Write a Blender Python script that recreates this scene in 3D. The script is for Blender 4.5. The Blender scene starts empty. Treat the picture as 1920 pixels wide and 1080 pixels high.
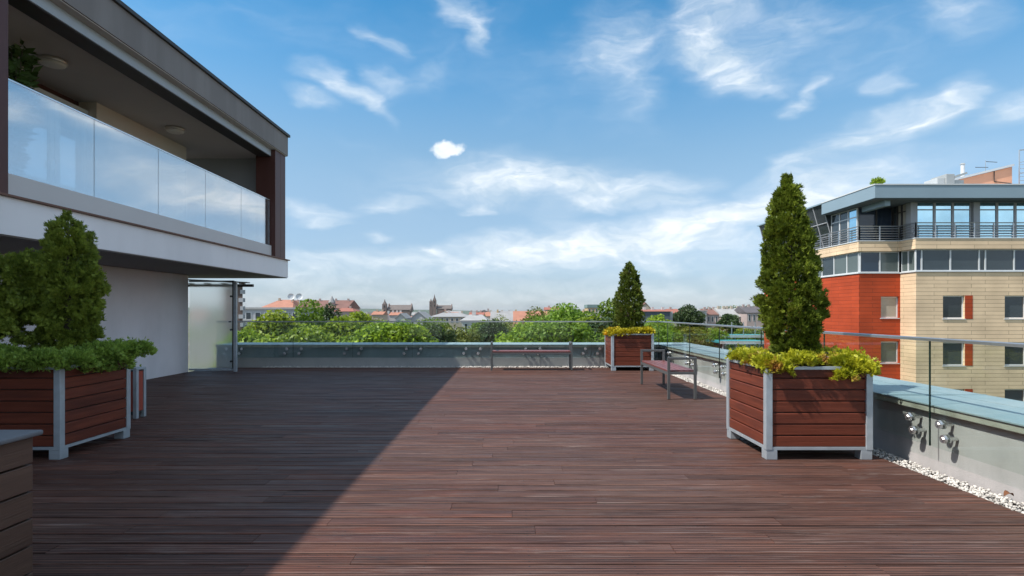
import bpy, math, random
import numpy as np
from mathutils import Vector, Matrix
R = math.radians
scene = bpy.context.scene
COL = scene.collection

# ------------------------------------------------------------------ camera
F = 1080.0          # focal length in pixels of a 1920 px wide picture
H = 1.45            # eye height above the deck
HZ = 585.0          # picture row of the horizon
cam_d = bpy.data.cameras.new("camera")
cam = bpy.data.objects.new("camera", cam_d); COL.objects.link(cam)
cam.location = (0, 0, H); cam.rotation_euler = (R(90), 0, 0)
cam_d.sensor_width = 36; cam_d.lens = F / 1920 * 36
cam_d.shift_y = (HZ - 540) / 1920
cam_d.clip_start = 0.05; cam_d.clip_end = 40000
scene.camera = cam

# ------------------------------------------------------------------ sun + sky
SUN = Vector((-4.53, -1.50, 6.12)).normalized()      # direction towards the sun
sun_el = math.asin(SUN.z); sun_az = math.atan2(SUN.x, SUN.y)
sl = bpy.data.lights.new("sun", 'SUN'); sl.energy = 4.0; sl.angle = R(0.5); sl.color = (1.0, 0.95, 0.88)
so = bpy.data.objects.new("sun", sl); COL.objects.link(so)
so.rotation_euler = (-SUN).to_track_quat('-Z', 'Y').to_euler(); so.location = (-40, -10, 60)

scene.view_settings.view_transform = 'Standard'; scene.view_settings.look = 'None'
scene.view_settings.gamma = 1; scene.view_settings.use_curve_mapping = False
scene.view_settings.exposure = 0.48
scene.cycles.max_bounces = 8; scene.cycles.transparent_max_bounces = 16
scene.cycles.diffuse_bounces = 3; scene.cycles.glossy_bounces = 3; scene.cycles.transmission_bounces = 6
scene.cycles.caustics_reflective = False; scene.cycles.caustics_refractive = False

world = bpy.data.worlds.new("World"); scene.world = world; world.use_nodes = True
def build_world():
    nt = world.node_tree; nt.nodes.clear(); N = nt.nodes.new; L = nt.links.new
    def math_(op, a, b=None, clamp=False):
        n = N('ShaderNodeMath'); n.operation = op; n.use_clamp = clamp
        for i, v in enumerate((a, b)):
            if v is None: continue
            if isinstance(v, (int, float)): n.inputs[i].default_value = v
            else: L(v, n.inputs[i])
        return n.outputs[0]
    def maprange(v, a, b, c, d, smooth=True):
        n = N('ShaderNodeMapRange'); n.interpolation_type = 'SMOOTHSTEP' if smooth else 'LINEAR'
        L(v, n.inputs['Value'])
        for k, x in zip(('From Min', 'From Max', 'To Min', 'To Max'), (a, b, c, d)): n.inputs[k].default_value = x
        return n.outputs[0]
    out = N('ShaderNodeOutputWorld'); bg = N('ShaderNodeBackground'); bg.inputs['Strength'].default_value = 0.1
    sky = N('ShaderNodeTexSky'); sky.sky_type = 'NISHITA'; sky.sun_disc = False
    sky.sun_elevation = sun_el; sky.sun_rotation = sun_az
    sky.air_density = 1.0; sky.dust_density = 0.7; sky.ozone_density = 3.0; sky.altitude = 200
    tc = N('ShaderNodeTexCoord'); sep = N('ShaderNodeSeparateXYZ'); L(tc.outputs['Generated'], sep.inputs[0])
    x, y, z = sep.outputs
    az = math_('MULTIPLY', math_('ARCTAN2', x, y), 57.2958)
    el = math_('MULTIPLY', math_('ARCSINE', z), 57.2958)
    p = N('ShaderNodeCombineXYZ'); L(az, p.inputs[0]); L(el, p.inputs[1])
    # wispy distortion of the sky position, in degrees
    def noise(vec, scale, detail, rough=0.55, dist=0.0):
        n = N('ShaderNodeTexNoise'); n.inputs['Scale'].default_value = scale; n.inputs['Detail'].default_value = detail
        n.inputs['Roughness'].default_value = rough; n.inputs['Distortion'].default_value = dist
        L(vec, n.inputs['Vector']); return n
    def mapping(vec, loc=(0,0,0), rot=0, scale=(1,1,1), kind='POINT'):
        n = N('ShaderNodeMapping'); n.vector_type = kind; L(vec, n.inputs[0])
        n.inputs['Location'].default_value = loc; n.inputs['Rotation'].default_value = (0, 0, R(rot)); n.inputs['Scale'].default_value = scale
        return n.outputs[0]
    w1 = noise(mapping(p.outputs[0], scale=(0.13, 0.30, 1)), 1.0, 4, 0.5)
    sub = N('ShaderNodeVectorMath'); sub.operation = 'SUBTRACT'; L(w1.outputs['Color'], sub.inputs[0]); sub.inputs[1].default_value = (0.5, 0.5, 0.5)
    sc = N('ShaderNodeVectorMath'); sc.operation = 'MULTIPLY'; L(sub.outputs[0], sc.inputs[0]); sc.inputs[1].default_value = (9.0, 4.2, 0)
    add = N('ShaderNodeVectorMath'); add.operation = 'ADD'; L(p.outputs[0], add.inputs[0]); L(sc.outputs[0], add.inputs[1])
    pw = add.outputs[0]
    # cloud patches: azimuth, elevation, half width, half height (degrees), tilt, amount
    def A(u, v):
        X, Z = (u - 960) / F, (HZ - v) / F
        return math.degrees(math.atan2(X, 1)), math.degrees(math.asin(Z / math.sqrt(1 + X * X + Z * Z)))
    P = [(1325, 45, 95, 75, 10, .95), (1375, 120, 110, 42, -28, .75), (1150, 90, 90, 75, 20, .62), (1480, 40, 110, 60, 0, .38),
         (1390, 145, 60, 22, -30, .5), (1560, 90, 170, 70, 0, .25), (1185, 170, 55, 60, 0, .35),
         (868, 38, 62, 24, -42, .85), (702, 82, 50, 16, -20, .55), (648, 163, 80, 20, -16, .85), (695, 190, 50, 14, -35, .5),
         (593, 190, 45, 13, -8, .7), (722, 157, 34, 15, -20, .65), (795, 155, 60, 24, 20, .3),
         (1000, 338, 210, 40, -3, .95), (1190, 346, 130, 20, 0, .75), (930, 350, 130, 16, 3, .6),
         (742, 378, 72, 11, 4, .75), (893, 383, 26, 8, 0, .8), (592, 390, 60, 12, -2, .7), (600, 410, 50, 6, 0, .7),
         (1120, 376, 65, 9, 0, .8), (1252, 377, 60, 8, 0, .8), (1180, 437, 330, 30, 6, 1.15), (1390, 405, 190, 26, 8, .95),
         (1050, 468, 330, 24, 2, .8), (1300, 470, 260, 22, 4, .6), (820, 500, 420, 22, 0, .35), (900, 556, 1500, 30, 0, .55), (1560, 350, 230, 42, 6, 1.0), (1690, 228, 150, 30, 9, 1.0), (1785, 190, 85, 20, 22, .7),
         (1910, 205, 100, 24, 12, .75), (1510, 300, 120, 15, 14, .6), (1482, 202, 44, 14, 5, .75), (1524, 165, 30, 14, 20, .65),
         (1685, 155, 46, 15, 0, .6), (1795, 22, 120, 42, -20, .55), (700, 444, 34, 5, 0, .6), (720, 495, 90, 9, 0, .6),
         (600, 490, 70, 8, 0, .55), (590, 515, 110, 14, 0, .6), (905, 505, 160, 13, 0, .45), (805, 470, 24, 8, 0, .75), (960, 472, 45, 6, 0, .4),
         (1250, 500, 300, 14, 0, .35), (1040, 405, 40, 12, 0, .25)]
    tot = None
    for (u, v, hw, hh, rot, amp) in P:
        a, e = A(u, v); a2, _ = A(u + hw, v); _, e2 = A(u, v - hh)
        m = mapping(pw, (a, e, 0), rot, (abs(a2 - a) * 1.45, abs(e2 - e) * 1.55 + .25, 1), 'TEXTURE')
        ln = N('ShaderNodeVectorMath'); ln.operation = 'LENGTH'; L(m, ln.inputs[0])
        g = maprange(ln.outputs['Value'], 1.0, 0.0, 0.0, amp)
        tot = g if tot is None else math_('ADD', tot, g)
    # bright cloud added out of view to fill the shade; mirrored in panes
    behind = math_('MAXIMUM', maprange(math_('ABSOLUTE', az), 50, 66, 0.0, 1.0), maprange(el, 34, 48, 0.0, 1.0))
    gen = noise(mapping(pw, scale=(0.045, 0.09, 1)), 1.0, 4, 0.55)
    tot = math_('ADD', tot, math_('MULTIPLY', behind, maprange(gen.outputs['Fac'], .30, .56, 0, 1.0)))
    veil = noise(mapping(pw, rot=-10, scale=(0.05, 0.14, 1), loc=(5, 2, 0)), 1.0, 4, 0.5)
    tot = math_('ADD', tot, maprange(veil.outputs['Fac'], .46, .76, 0, .13))
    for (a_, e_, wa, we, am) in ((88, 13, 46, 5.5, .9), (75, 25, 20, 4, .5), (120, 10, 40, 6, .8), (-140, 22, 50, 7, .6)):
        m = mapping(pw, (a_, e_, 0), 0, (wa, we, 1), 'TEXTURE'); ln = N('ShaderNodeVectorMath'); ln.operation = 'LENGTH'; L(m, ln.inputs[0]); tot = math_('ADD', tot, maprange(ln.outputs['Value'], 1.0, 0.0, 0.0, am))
    # wisps inside the patches
    st = noise(mapping(pw, rot=-14, scale=(0.26, 0.95, 1)), 1.0, 7, 0.57, 0.5)
    fi = noise(mapping(pw, rot=20, scale=(0.5, 0.8, 1), loc=(3, 8, 0)), 1.0, 7, 0.6)
    wis = math_('MULTIPLY', maprange(st.outputs['Fac'], .25, .75, .34, 1.04, False), maprange(fi.outputs['Fac'], .22, .68, .52, 1.05, False))
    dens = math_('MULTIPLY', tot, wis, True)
    # one small compact cumulus
    ca, ce = A(838, 282)
    lump = noise(p.outputs[0], 0.75, 6, 0.55)
    lsub = N('ShaderNodeVectorMath'); lsub.operation = 'SUBTRACT'; L(lump.outputs['Color'], lsub.inputs[0]); lsub.inputs[1].default_value = (.5, .5, .5)
    lsc = N('ShaderNodeVectorMath'); lsc.operation = 'MULTIPLY'; L(lsub.outputs[0], lsc.inputs[0]); lsc.inputs[1].default_value = (2.3, 1.3, 0)
    ladd = N('ShaderNodeVectorMath'); ladd.operation = 'ADD'; L(p.outputs[0], ladd.inputs[0]); L(lsc.outputs[0], ladd.inputs[1])
    m = mapping(ladd.outputs[0], (ca, ce, 0), 6, (2.0, .86, 1), 'TEXTURE')
    ln = N('ShaderNodeVectorMath'); ln.operation = 'LENGTH'; L(m, ln.inputs[0])
    dens = math_('MAXIMUM', dens, maprange(ln.outputs['Value'], 1.0, 0.55, 0.0, 1.0))
    # sky colour: Nishita, a little deeper blue high up
    hsv = N('ShaderNodeHueSaturation'); L(sky.outputs[0], hsv.inputs['Color'])
    hsv.inputs['Hue'].default_value = 0.485
    L(maprange(el, 0, 30, 0.72, 1.32), hsv.inputs['Saturation']); L(maprange(el, 0, 24, 0.80, 1.35), hsv.inputs['Value'])
    tint = N('ShaderNodeMix'); tint.data_type = 'RGBA'; L(maprange(el, 0, 16, 0, 1), tint.inputs['Factor']); tint.inputs['A'].default_value = (.82, .97, 1.22, 1); tint.inputs['B'].default_value = (1, 1, 1, 1)
    tm = N('ShaderNodeVectorMath'); tm.operation = 'MULTIPLY'; L(hsv.outputs[0], tm.inputs[0]); L(tint.outputs['Result'], tm.inputs[1])
    # cloud: white with softly greyer thicker cores
    shade = noise(mapping(pw, scale=(.22, .5, 1)), 1.0, 4)
    cr = N('ShaderNodeMix'); cr.data_type = 'RGBA'
    L(maprange(shade.outputs['Fac'], .35, .65, 0, 1), cr.inputs['Factor'])
    cr.inputs['A'].default_value = (6.2, 6.9, 7.4, 1); cr.inputs['B'].default_value = (8.2, 8.5, 8.7, 1)
    mix = N('ShaderNodeMix'); mix.data_type = 'RGBA'
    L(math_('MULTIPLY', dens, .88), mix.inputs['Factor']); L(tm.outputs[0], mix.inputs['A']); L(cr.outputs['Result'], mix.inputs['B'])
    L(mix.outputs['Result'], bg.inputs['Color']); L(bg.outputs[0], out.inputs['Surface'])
build_world()

# ------------------------------------------------------------------ helpers: materials
MATS = {}
def mat(name, col, rough=.6, var=.12, vscale=3.0, vstretch=(1, 1, 1), bump=0.0, bscale=40.0, bstretch=(1, 1, 1), metal=0.0, spec=.4,
        island=0.0, col2=None, c2scale=1.0, c2edge=(.45, .62), c2stretch=(1, 1, 1), transl=0.0):
    """Principled base colour with two noise scales of tone, an optional second colour in patches, per-piece tone, bump."""
    if name in MATS: return MATS[name]
    m = bpy.data.materials.new(name); MATS[name] = m; m.use_nodes = True
    nt = m.node_tree; N = nt.nodes.new; L = nt.links.new
    b = nt.nodes['Principled BSDF']; out = nt.nodes['Material Output']
    tc = N('ShaderNodeTexCoord')
    def mapped(s):
        mp = N('ShaderNodeMapping'); mp.inputs['Scale'].default_value = s; L(tc.outputs['Object'], mp.inputs[0]); return mp.outputs[0]
    def noise(vec, scale, det=5, ro=.6):
        n = N('ShaderNodeTexNoise'); n.inputs['Scale'].default_value = scale; n.inputs['Detail'].default_value = det; n.inputs['Roughness'].default_value = ro
        L(vec, n.inputs['Vector']); return n.outputs['Fac']
    c = N('ShaderNodeRGB'); c.outputs[0].default_value = (*col, 1); cur = c.outputs[0]
    if col2 is not None:
        mr = N('ShaderNodeMapRange'); L(noise(mapped(c2stretch), c2scale), mr.inputs[0]); mr.inputs[1].default_value, mr.inputs[2].default_value = c2edge
        mx = N('ShaderNodeMix'); mx.data_type = 'RGBA'; L(mr.outputs[0], mx.inputs['Factor']); L(cur, mx.inputs['A']); mx.inputs['B'].default_value = (*col2, 1); cur = mx.outputs['Result']
    if var:
        mr = N('ShaderNodeMapRange'); L(noise(mapped(vstretch), vscale), mr.inputs[0])
        for i, v in zip((1, 2, 3, 4), (.25, .75, 1 - var, 1 + var)): mr.inputs[i].default_value = v
        mx = N('ShaderNodeVectorMath'); mx.operation = 'SCALE'; L(cur, mx.inputs[0]); L(mr.outputs[0], mx.inputs['Scale']); cur = mx.outputs[0]
    if island:
        g = N('ShaderNodeNewGeometry'); mr = N('ShaderNodeMapRange'); L(g.outputs['Random Per Island'], mr.inputs[0])
        mr.inputs[3].default_value = 1 - island; mr.inputs[4].default_value = 1 + island
        mx = N('ShaderNodeVectorMath'); mx.operation = 'SCALE'; L(cur, mx.inputs[0]); L(mr.outputs[0], mx.inputs['Scale']); cur = mx.outputs[0]
    L(cur, b.inputs['Base Color'])
    b.inputs['Roughness'].default_value = rough; b.inputs['Metallic'].default_value = metal; b.inputs['Specular IOR Level'].default_value = spec
    if bump:
        bp = N('ShaderNodeBump'); bp.inputs['Strength'].default_value = bump; bp.inputs['Distance'].default_value = .01
        L(noise(mapped(bstretch), bscale, 6), bp.inputs['Height']); L(bp.outputs[0], b.inputs['Normal'])
    if transl:
        t = N('ShaderNodeBsdfTranslucent'); L(cur, t.inputs['Color']); ms = N('ShaderNodeMixShader'); ms.inputs[0].default_value = transl
        L(b.outputs[0], ms.inputs[1]); L(t.outputs[0], ms.inputs[2]); L(ms.outputs[0], out.inputs['Surface'])
    return m

def mat_glass(name, tint, ior=1.5, gloss=1.0, base=0.0, milky=0.0, milk=(.8, .85, .87), rough=.0):
    """Thin sheet glass: see-through with a tint, Fresnel reflection, optional milky film."""
    m = bpy.data.materials.new(name); MATS[name] = m; m.use_nodes = True
    nt = m.node_tree; nt.nodes.clear(); N = nt.nodes.new; L = nt.links.new
    out = N('ShaderNodeOutputMaterial'); tr = N('ShaderNodeBsdfTransparent'); tr.inputs[0].default_value = (*tint, 1)
    gl = N('ShaderNodeBsdfGlossy'); gl.inputs['Roughness'].default_value = rough; gl.inputs['Color'].default_value = (.95, .97, 1, 1)
    # Schlick reflectance from the angle of view, the same for both faces of the sheet
    ge = N('ShaderNodeNewGeometry'); dt = N('ShaderNodeVectorMath'); dt.operation = 'DOT_PRODUCT'; L(ge.outputs['Incoming'], dt.inputs[0]); L(ge.outputs['Normal'], dt.inputs[1])
    ab = N('ShaderNodeMath'); ab.operation = 'ABSOLUTE'; L(dt.outputs['Value'], ab.inputs[0])
    om = N('ShaderNodeMath'); om.operation = 'SUBTRACT'; om.inputs[0].default_value = 1; L(ab.outputs[0], om.inputs[1])
    pw = N('ShaderNodeMath'); pw.operation = 'POWER'; L(om.outputs[0], pw.inputs[0]); pw.inputs[1].default_value = 5
    mr = N('ShaderNodeMapRange'); L(pw.outputs[0], mr.inputs[0]); mr.inputs[3].default_value = ((ior - 1)/(ior + 1))**2 + base; mr.inputs[4].default_value = gloss
    ms = N('ShaderNodeMixShader'); L(mr.outputs[0], ms.inputs[0])
    first = tr.outputs[0]
    if milky:
        df = N('ShaderNodeBsdfDiffuse'); df.inputs[0].default_value = (*milk, 1); tl = N('ShaderNodeBsdfTranslucent'); tl.inputs[0].default_value = (*milk, 1)
        a = N('ShaderNodeMixShader'); a.inputs[0].default_value = .5; L(df.outputs[0], a.inputs[1]); L(tl.outputs[0], a.inputs[2])
        bmix = N('ShaderNodeMixShader'); bmix.inputs[0].default_value = milky; L(tr.outputs[0], bmix.inputs[1]); L(a.outputs[0], bmix.inputs[2]); first = bmix.outputs[0]
    L(first, ms.inputs[1]); L(gl.outputs[0], ms.inputs[2]); L(ms.outputs[0], out.inputs[0])
    return m

def mat_cladding(name, col, joint, var=.1):
    """Panel cladding: long thin courses with dark joints, laid over x+y so that it turns the corners."""
    m = bpy.data.materials.new(name); MATS[name] = m; m.use_nodes = True
    nt = m.node_tree; N = nt.nodes.new; L = nt.links.new; b = nt.nodes['Principled BSDF']
    tc = N('ShaderNodeTexCoord'); s = N('ShaderNodeSeparateXYZ'); L(tc.outputs['Object'], s.inputs[0])
    ad = N('ShaderNodeMath'); L(s.outputs[0], ad.inputs[0]); L(s.outputs[1], ad.inputs[1]); cm = N('ShaderNodeCombineXYZ'); L(ad.outputs[0], cm.inputs[0]); L(s.outputs[2], cm.inputs[1])
    br = N('ShaderNodeTexBrick'); L(cm.outputs[0], br.inputs['Vector']); br.inputs['Scale'].default_value = 1
    br.inputs['Brick Width'].default_value = 2.4; br.inputs['Row Height'].default_value = .25; br.inputs['Mortar Size'].default_value = .010; br.inputs['Mortar Smooth'].default_value = .2
    br.inputs['Color1'].default_value = (*[c * (1 - var) for c in col], 1); br.inputs['Color2'].default_value = (*[c * (1 + var) for c in col], 1); br.inputs['Mortar'].default_value = (*joint, 1)
    br.offset = .37
    n = N('ShaderNodeTexNoise'); n.inputs['Scale'].default_value = .6; n.inputs['Detail'].default_value = 6; L(tc.outputs['Object'], n.inputs['Vector'])
    mr = N('ShaderNodeMapRange'); L(n.outputs['Fac'], mr.inputs[0])
    for i, v in zip((1, 2, 3, 4), (.3, .7, .84, 1.12)): mr.inputs[i].default_value = v
    sc = N('ShaderNodeVectorMath'); sc.operation = 'SCALE'; L(br.outputs['Color'], sc.inputs[0]); L(mr.outputs[0], sc.inputs['Scale']); L(sc.outputs[0], b.inputs['Base Color'])
    b.inputs['Roughness'].default_value = .6; b.inputs['Specular IOR Level'].default_value = .2
    bp = N('ShaderNodeBump'); bp.inputs['Strength'].default_value = .6; bp.inputs['Distance'].default_value = .02; bp.invert = True; L(br.outputs['Fac'], bp.inputs['Height']); L(bp.outputs[0], b.inputs['Normal'])
    return m

def mat_deck(name):
    m = bpy.data.materials.new(name); MATS[name] = m; m.use_nodes = True
    nt = m.node_tree; N = nt.nodes.new; L = nt.links.new; b = nt.nodes['Principled BSDF']
    tc = N('ShaderNodeTexCoord'); geo = N('ShaderNodeNewGeometry'); isl = geo.outputs['Random Per Island']
    off = N('ShaderNodeCombineXYZ')
    mu = N('ShaderNodeMath'); mu.operation = 'MULTIPLY'; L(isl, mu.inputs[0]); mu.inputs[1].default_value = 60; L(mu.outputs[0], off.inputs[0]); L(mu.outputs[0], off.inputs[2])
    ad = N('ShaderNodeVectorMath'); L(tc.outputs['Object'], ad.inputs[0]); L(off.outputs[0], ad.inputs[1])
    def noise(vec, s, scale=1.0, det=5, ro=.6, dist=0):
        mp = N('ShaderNodeMapping'); mp.inputs['Scale'].default_value = s; L(vec, mp.inputs[0])
        n = N('ShaderNodeTexNoise'); n.inputs['Scale'].default_value = scale; n.inputs['Detail'].default_value = det; n.inputs['Roughness'].default_value = ro; n.inputs['Distortion'].default_value = dist
        L(mp.outputs[0], n.inputs['Vector']); return n.outputs['Fac']
    def rng(v, a, b_, c, d):
        mr = N('ShaderNodeMapRange'); L(v, mr.inputs[0])
        for i, q in zip((1, 2, 3, 4), (a, b_, c, d)): mr.inputs[i].default_value = q
        return mr.outputs[0]
    def mix(f, a, b_):
        mx = N('ShaderNodeMix'); mx.data_type = 'RGBA'; L(f, mx.inputs['Factor'])
        for k, q in (('A', a), ('B', b_)):
            if isinstance(q, tuple): mx.inputs[k].default_value = (*q, 1)
            else: L(q, mx.inputs[k])
        return mx.outputs['Result']
    o = ad.outputs[0]
    base = mix(rng(noise(o, (.55, 5, 1), det=6), .34, .66, 0, 1), (.128, .058, .040), (.084, .038, .029))
    base = mix(rng(noise(o, (.9, 2.5, 1), det=4), .52, .70, 0, .8), base, (.155, .056, .035))        # redder oiled patches
    base = mix(rng(noise(tc.outputs['Object'], (.16, .3, 1), det=5), .44, .66, 0, .75), base, (.124, .073, .056))  # greyed, walked on
    base = mix(rng(noise(o, (1.0, 62, 1), det=8, ro=.74),   .48, .60, 0, .80), base, (.026, .014, .012))        # dark grain streaks
    base = mix(rng(noise(o, (1.6, 60, 1), det=5), .56, .70, 0, .6), base, (.22, .165, .145))               # pale raised grain
    base = mix(rng(noise(tc.outputs['Object'], (3, 9, 1), det=2), .70, .78, 0, .6), base, (.045, .028, .026))    # knots and stains
    base = mix(rng(noise(o, (2.6, 150, 1), det=3), .60, .68, 0, .85), base, (.016, .010, .009))               # cracks
    base = mix(rng(noise(tc.outputs['Object'], (1.1, 7, 1), det=6, ro=.75), .58, .72, 0, .5), base, (.21, .165, .145))    # dust and scuffs
    # screw heads, two across each board every 0.6 m
    pos = N('ShaderNodeSeparateXYZ'); L(tc.outputs['Object'], pos.inputs[0])
    def mth(op, a, b_=None):
        n = N('ShaderNodeMath'); n.operation = op
        for i, q in enumerate((a, b_)):
            if q is None: continue
            if isinstance(q, (int, float)): n.inputs[i].default_value = q
            else: L(q, n.inputs[i])
        return n.outputs[0]
    sxx = mth('MULTIPLY', mth('SUBTRACT', mth('FRACT', mth('DIVIDE', mth('ADD', pos.outputs[0], 20), .6)), .5), .6)
    fyy = mth('FRACT', mth('DIVIDE', mth('ADD', pos.outputs[1], 4.0), .1525)); syy = mth('MULTIPLY', mth('SUBTRACT', mth('ABSOLUTE', mth('SUBTRACT', fyy, .47)), .29), .1525)
    rr_ = mth('SQRT', mth('ADD', mth('MULTIPLY', sxx, sxx), mth('MULTIPLY', syy, syy)))
    base = mix(mth('LESS_THAN', rr_, .0062), base, (.03, .026, .025))
    sc = N('ShaderNodeVectorMath'); sc.operation = 'SCALE'; L(base, sc.inputs[0]); L(rng(isl, 0, 1, .84, 1.16), sc.inputs['Scale'])
    # fine ribs along each board
    sx = N('ShaderNodeSeparateXYZ'); L(tc.outputs['Object'], sx.inputs[0])
    w = N('ShaderNodeMath'); w.operation = 'MULTIPLY'; L(sx.outputs[1], w.inputs[0]); w.inputs[1].default_value = 2 * math.pi / .0305
    sn = N('ShaderNodeMath'); sn.operation = 'SINE'; L(w.outputs[0], sn.inputs[0])
    rib = rng(sn.outputs[0], -.95, -.45, 0, 1)
    sc2 = N('ShaderNodeVectorMath'); sc2.operation = 'SCALE'; L(sc.outputs[0], sc2.inputs[0]); L(rng(rib, 0, 1, .22, 1.12), sc2.inputs['Scale'])
    L(sc2.outputs[0], b.inputs['Base Color'])
    L(rng(noise(o, (.8, 4, 1)), .3, .7, .45, .70), b.inputs['Roughness']); b.inputs['Specular IOR Level'].default_value = .20
    bp = N('ShaderNodeBump'); bp.inputs['Strength'].default_value = .55; bp.inputs['Distance'].default_value = .003; L(rib, bp.inputs['Height'])
    bp2 = N('ShaderNodeBump'); bp2.inputs['Strength'].default_value = .5; bp2.inputs['Distance'].default_value = .004; L(noise(o, (1.5, 45, 1), det=6), bp2.inputs['Height']); L(bp.outputs[0], bp2.inputs['Normal'])
    L(bp2.outputs[0], b.inputs['Normal'])
    return m

def mat_leaf(name, c1, c2, c3=None, clump=1.2, transl=.3, rough=.5, c3edge=(.62, .72), c3scale=2.0):
    m = bpy.data.materials.new(name); MATS[name] = m; m.use_nodes = True
    nt = m.node_tree; N = nt.nodes.new; L = nt.links.new; b = nt.nodes['Principled BSDF']; out = nt.nodes['Material Output']
    tc = N('ShaderNodeTexCoord'); g = N('ShaderNodeNewGeometry'); oi = N('ShaderNodeObjectInfo')
    n = N('ShaderNodeTexNoise'); n.inputs['Scale'].default_value = clump; n.inputs['Detail'].default_value = 3; L(tc.outputs['Object'], n.inputs['Vector'])
    a = N('ShaderNodeMath'); a.operation = 'MULTIPLY_ADD'; L(g.outputs['Random Per Island'], a.inputs[0]); a.inputs[1].default_value = .7
    s = N('ShaderNodeMapRange'); L(n.outputs['Fac'], s.inputs[0]); s.inputs[1].default_value = .3; s.inputs[2].default_value = .7; s.inputs[3].default_value = -.2; s.inputs[4].default_value = .5
    L(s.outputs[0], a.inputs[2]); a.use_clamp = True
    mx = N('ShaderNodeMix'); mx.data_type = 'RGBA'; L(a.outputs[0], mx.inputs['Factor']); mx.inputs['A'].default_value = (*c1, 1); mx.inputs['B'].default_value = (*c2, 1)
    cur = mx.outputs['Result']
    if c3:
        n2 = N('ShaderNodeTexNoise'); n2.inputs['Scale'].default_value = c3scale; n2.inputs['Detail'].default_value = 4; L(tc.outputs['Object'], n2.inputs['Vector'])
        r2 = N('ShaderNodeMapRange'); L(n2.outputs['Fac'], r2.inputs[0]); r2.inputs[1].default_value, r2.inputs[2].default_value = c3edge; r2.inputs[4].default_value = .85
        m2 = N('ShaderNodeMix'); m2.data_type = 'RGBA'; L(r2.outputs[0], m2.inputs['Factor']); L(cur, m2.inputs['A']); m2.inputs['B'].default_value = (*c3, 1); cur = m2.outputs['Result']
    hs = N('ShaderNodeHueSaturation'); L(cur, hs.inputs['Color'])
    for k, lo, hi in (('Hue', .492, .508), ('Value', .85, 1.15)):
        r3 = N('ShaderNodeMapRange'); L(oi.outputs['Random'], r3.inputs[0]); r3.inputs[3].default_value = lo; r3.inputs[4].default_value = hi; L(r3.outputs[0], hs.inputs[k])
    cur = hs.outputs[0]
    L(cur, b.inputs['Base Color']); b.inputs['Roughness'].default_value = rough; b.inputs['Specular IOR Level'].default_value = .35
    t = N('ShaderNodeBsdfTranslucent'); L(cur, t.inputs['Color']); ms = N('ShaderNodeMixShader'); ms.inputs[0].default_value = transl
    L(b.outputs[0], ms.inputs[1]); L(t.outputs[0], ms.inputs[2]); L(ms.outputs[0], out.inputs['Surface'])
    return m

# ------------------------------------------------------------------ helpers: geometry
class MB:
    """Collects plain shapes in world (or thing-local) coordinates; build() links them as ONE mesh object."""
    def __init__(s): s.v = []; s.f = []
    def add(s, vs, fs):
        o = len(s.v); s.v += [tuple(p) for p in vs]; s.f += [tuple(i + o for i in q) for q in fs]; return s
    def box(s, x0, x1, y0, y1, z0, z1):
        return s.add([(x0,y0,z0),(x1,y0,z0),(x1,y1,z0),(x0,y1,z0),(x0,y0,z1),(x1,y0,z1),(x1,y1,z1),(x0,y1,z1)],
                     [(0,3,2,1),(4,5,6,7),(0,1,5,4),(1,2,6,5),(2,3,7,6),(3,0,4,7)])
    def prism(s, poly, axis, a, b):
        """poly: 2-D outline (counter-clockwise seen along -axis); extruded from a to b along axis ('x','y','z')."""
        n = len(poly)
        def P(p, t): return (t, p[0], p[1]) if axis == 'x' else (p[0], t, p[1]) if axis == 'y' else (p[0], p[1], t)
        vs = [P(p, a) for p in poly] + [P(p, b) for p in poly]
        return s.add(vs, [tuple(range(n)), tuple(range(2*n-1, n-1, -1))] + [(i, n+i, n+(i+1)%n, (i+1)%n) for i in range(n)])
    def tube(s, p, q, r, r2=None, n=10, caps=True):
        p, q = Vector(p), Vector(q); r2 = r if r2 is None else r2
        d = (q - p).normalized(); u = d.orthogonal().normalized(); w = d.cross(u)
        vs = [p + (u*math.cos(t) + w*math.sin(t))*r for t in [2*math.pi*i/n for i in range(n)]] + [q + (u*math.cos(t) + w*math.sin(t))*r2 for t in [2*math.pi*i/n for i in range(n)]]
        fs = [(i, (i+1)%n, n+(i+1)%n, n+i) for i in range(n)]
        if caps: fs += [tuple(range(n-1, -1, -1)), tuple(range(n, 2*n))]
        return s.add(vs, fs)
    def path(s, pts, radii, n=8):
        for a, b, ra, rb in zip(pts[:-1], pts[1:], radii[:-1], radii[1:]): s.tube(a, b, ra, rb, n)
        return s
    def lathe(s, prof, cx, cy, n=24, axis='z', base=0):
        vs = []; m = len(prof)
        for i in range(n):
            t = 2*math.pi*i/n
            for (r, h) in prof:
                vs.append((cx + r*math.cos(t), cy + r*math.sin(t), base + h))
        fs = [(i*m + j, ((i+1)%n)*m + j, ((i+1)%n)*m + j+1, i*m + j+1) for i in range(n) for j in range(m-1)]
        fs += [tuple(i*m for i in range(n-1, -1, -1)), tuple(i*m + m-1 for i in range(n))]
        return s.add(vs, fs)
    def build(s, name, material, parent=None, bevel=0.0, smooth=False, **props):
        me = bpy.data.meshes.new(name)
        o = Vector((0, 0, 0)); q = parent
        while q is not None: o += q.location; q = q.parent
        me.from_pydata([(x - o.x, y - o.y, z - o.z) for x, y, z in s.v], [], s.f)
        me.materials.append(MATS[material] if isinstance(material, str) else material)
        if smooth: me.polygons.foreach_set('use_smooth', [True]*len(me.polygons))
        me.update()
        ob = bpy.data.objects.new(name, me); COL.objects.link(ob); ob.parent = parent
        if bevel:
            bv = ob.modifiers.new('bevel', 'BEVEL'); bv.width = bevel; bv.segments = 2; bv.limit_method = 'ANGLE'
        for k, v in props.items(): ob[k] = v
        return ob

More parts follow.
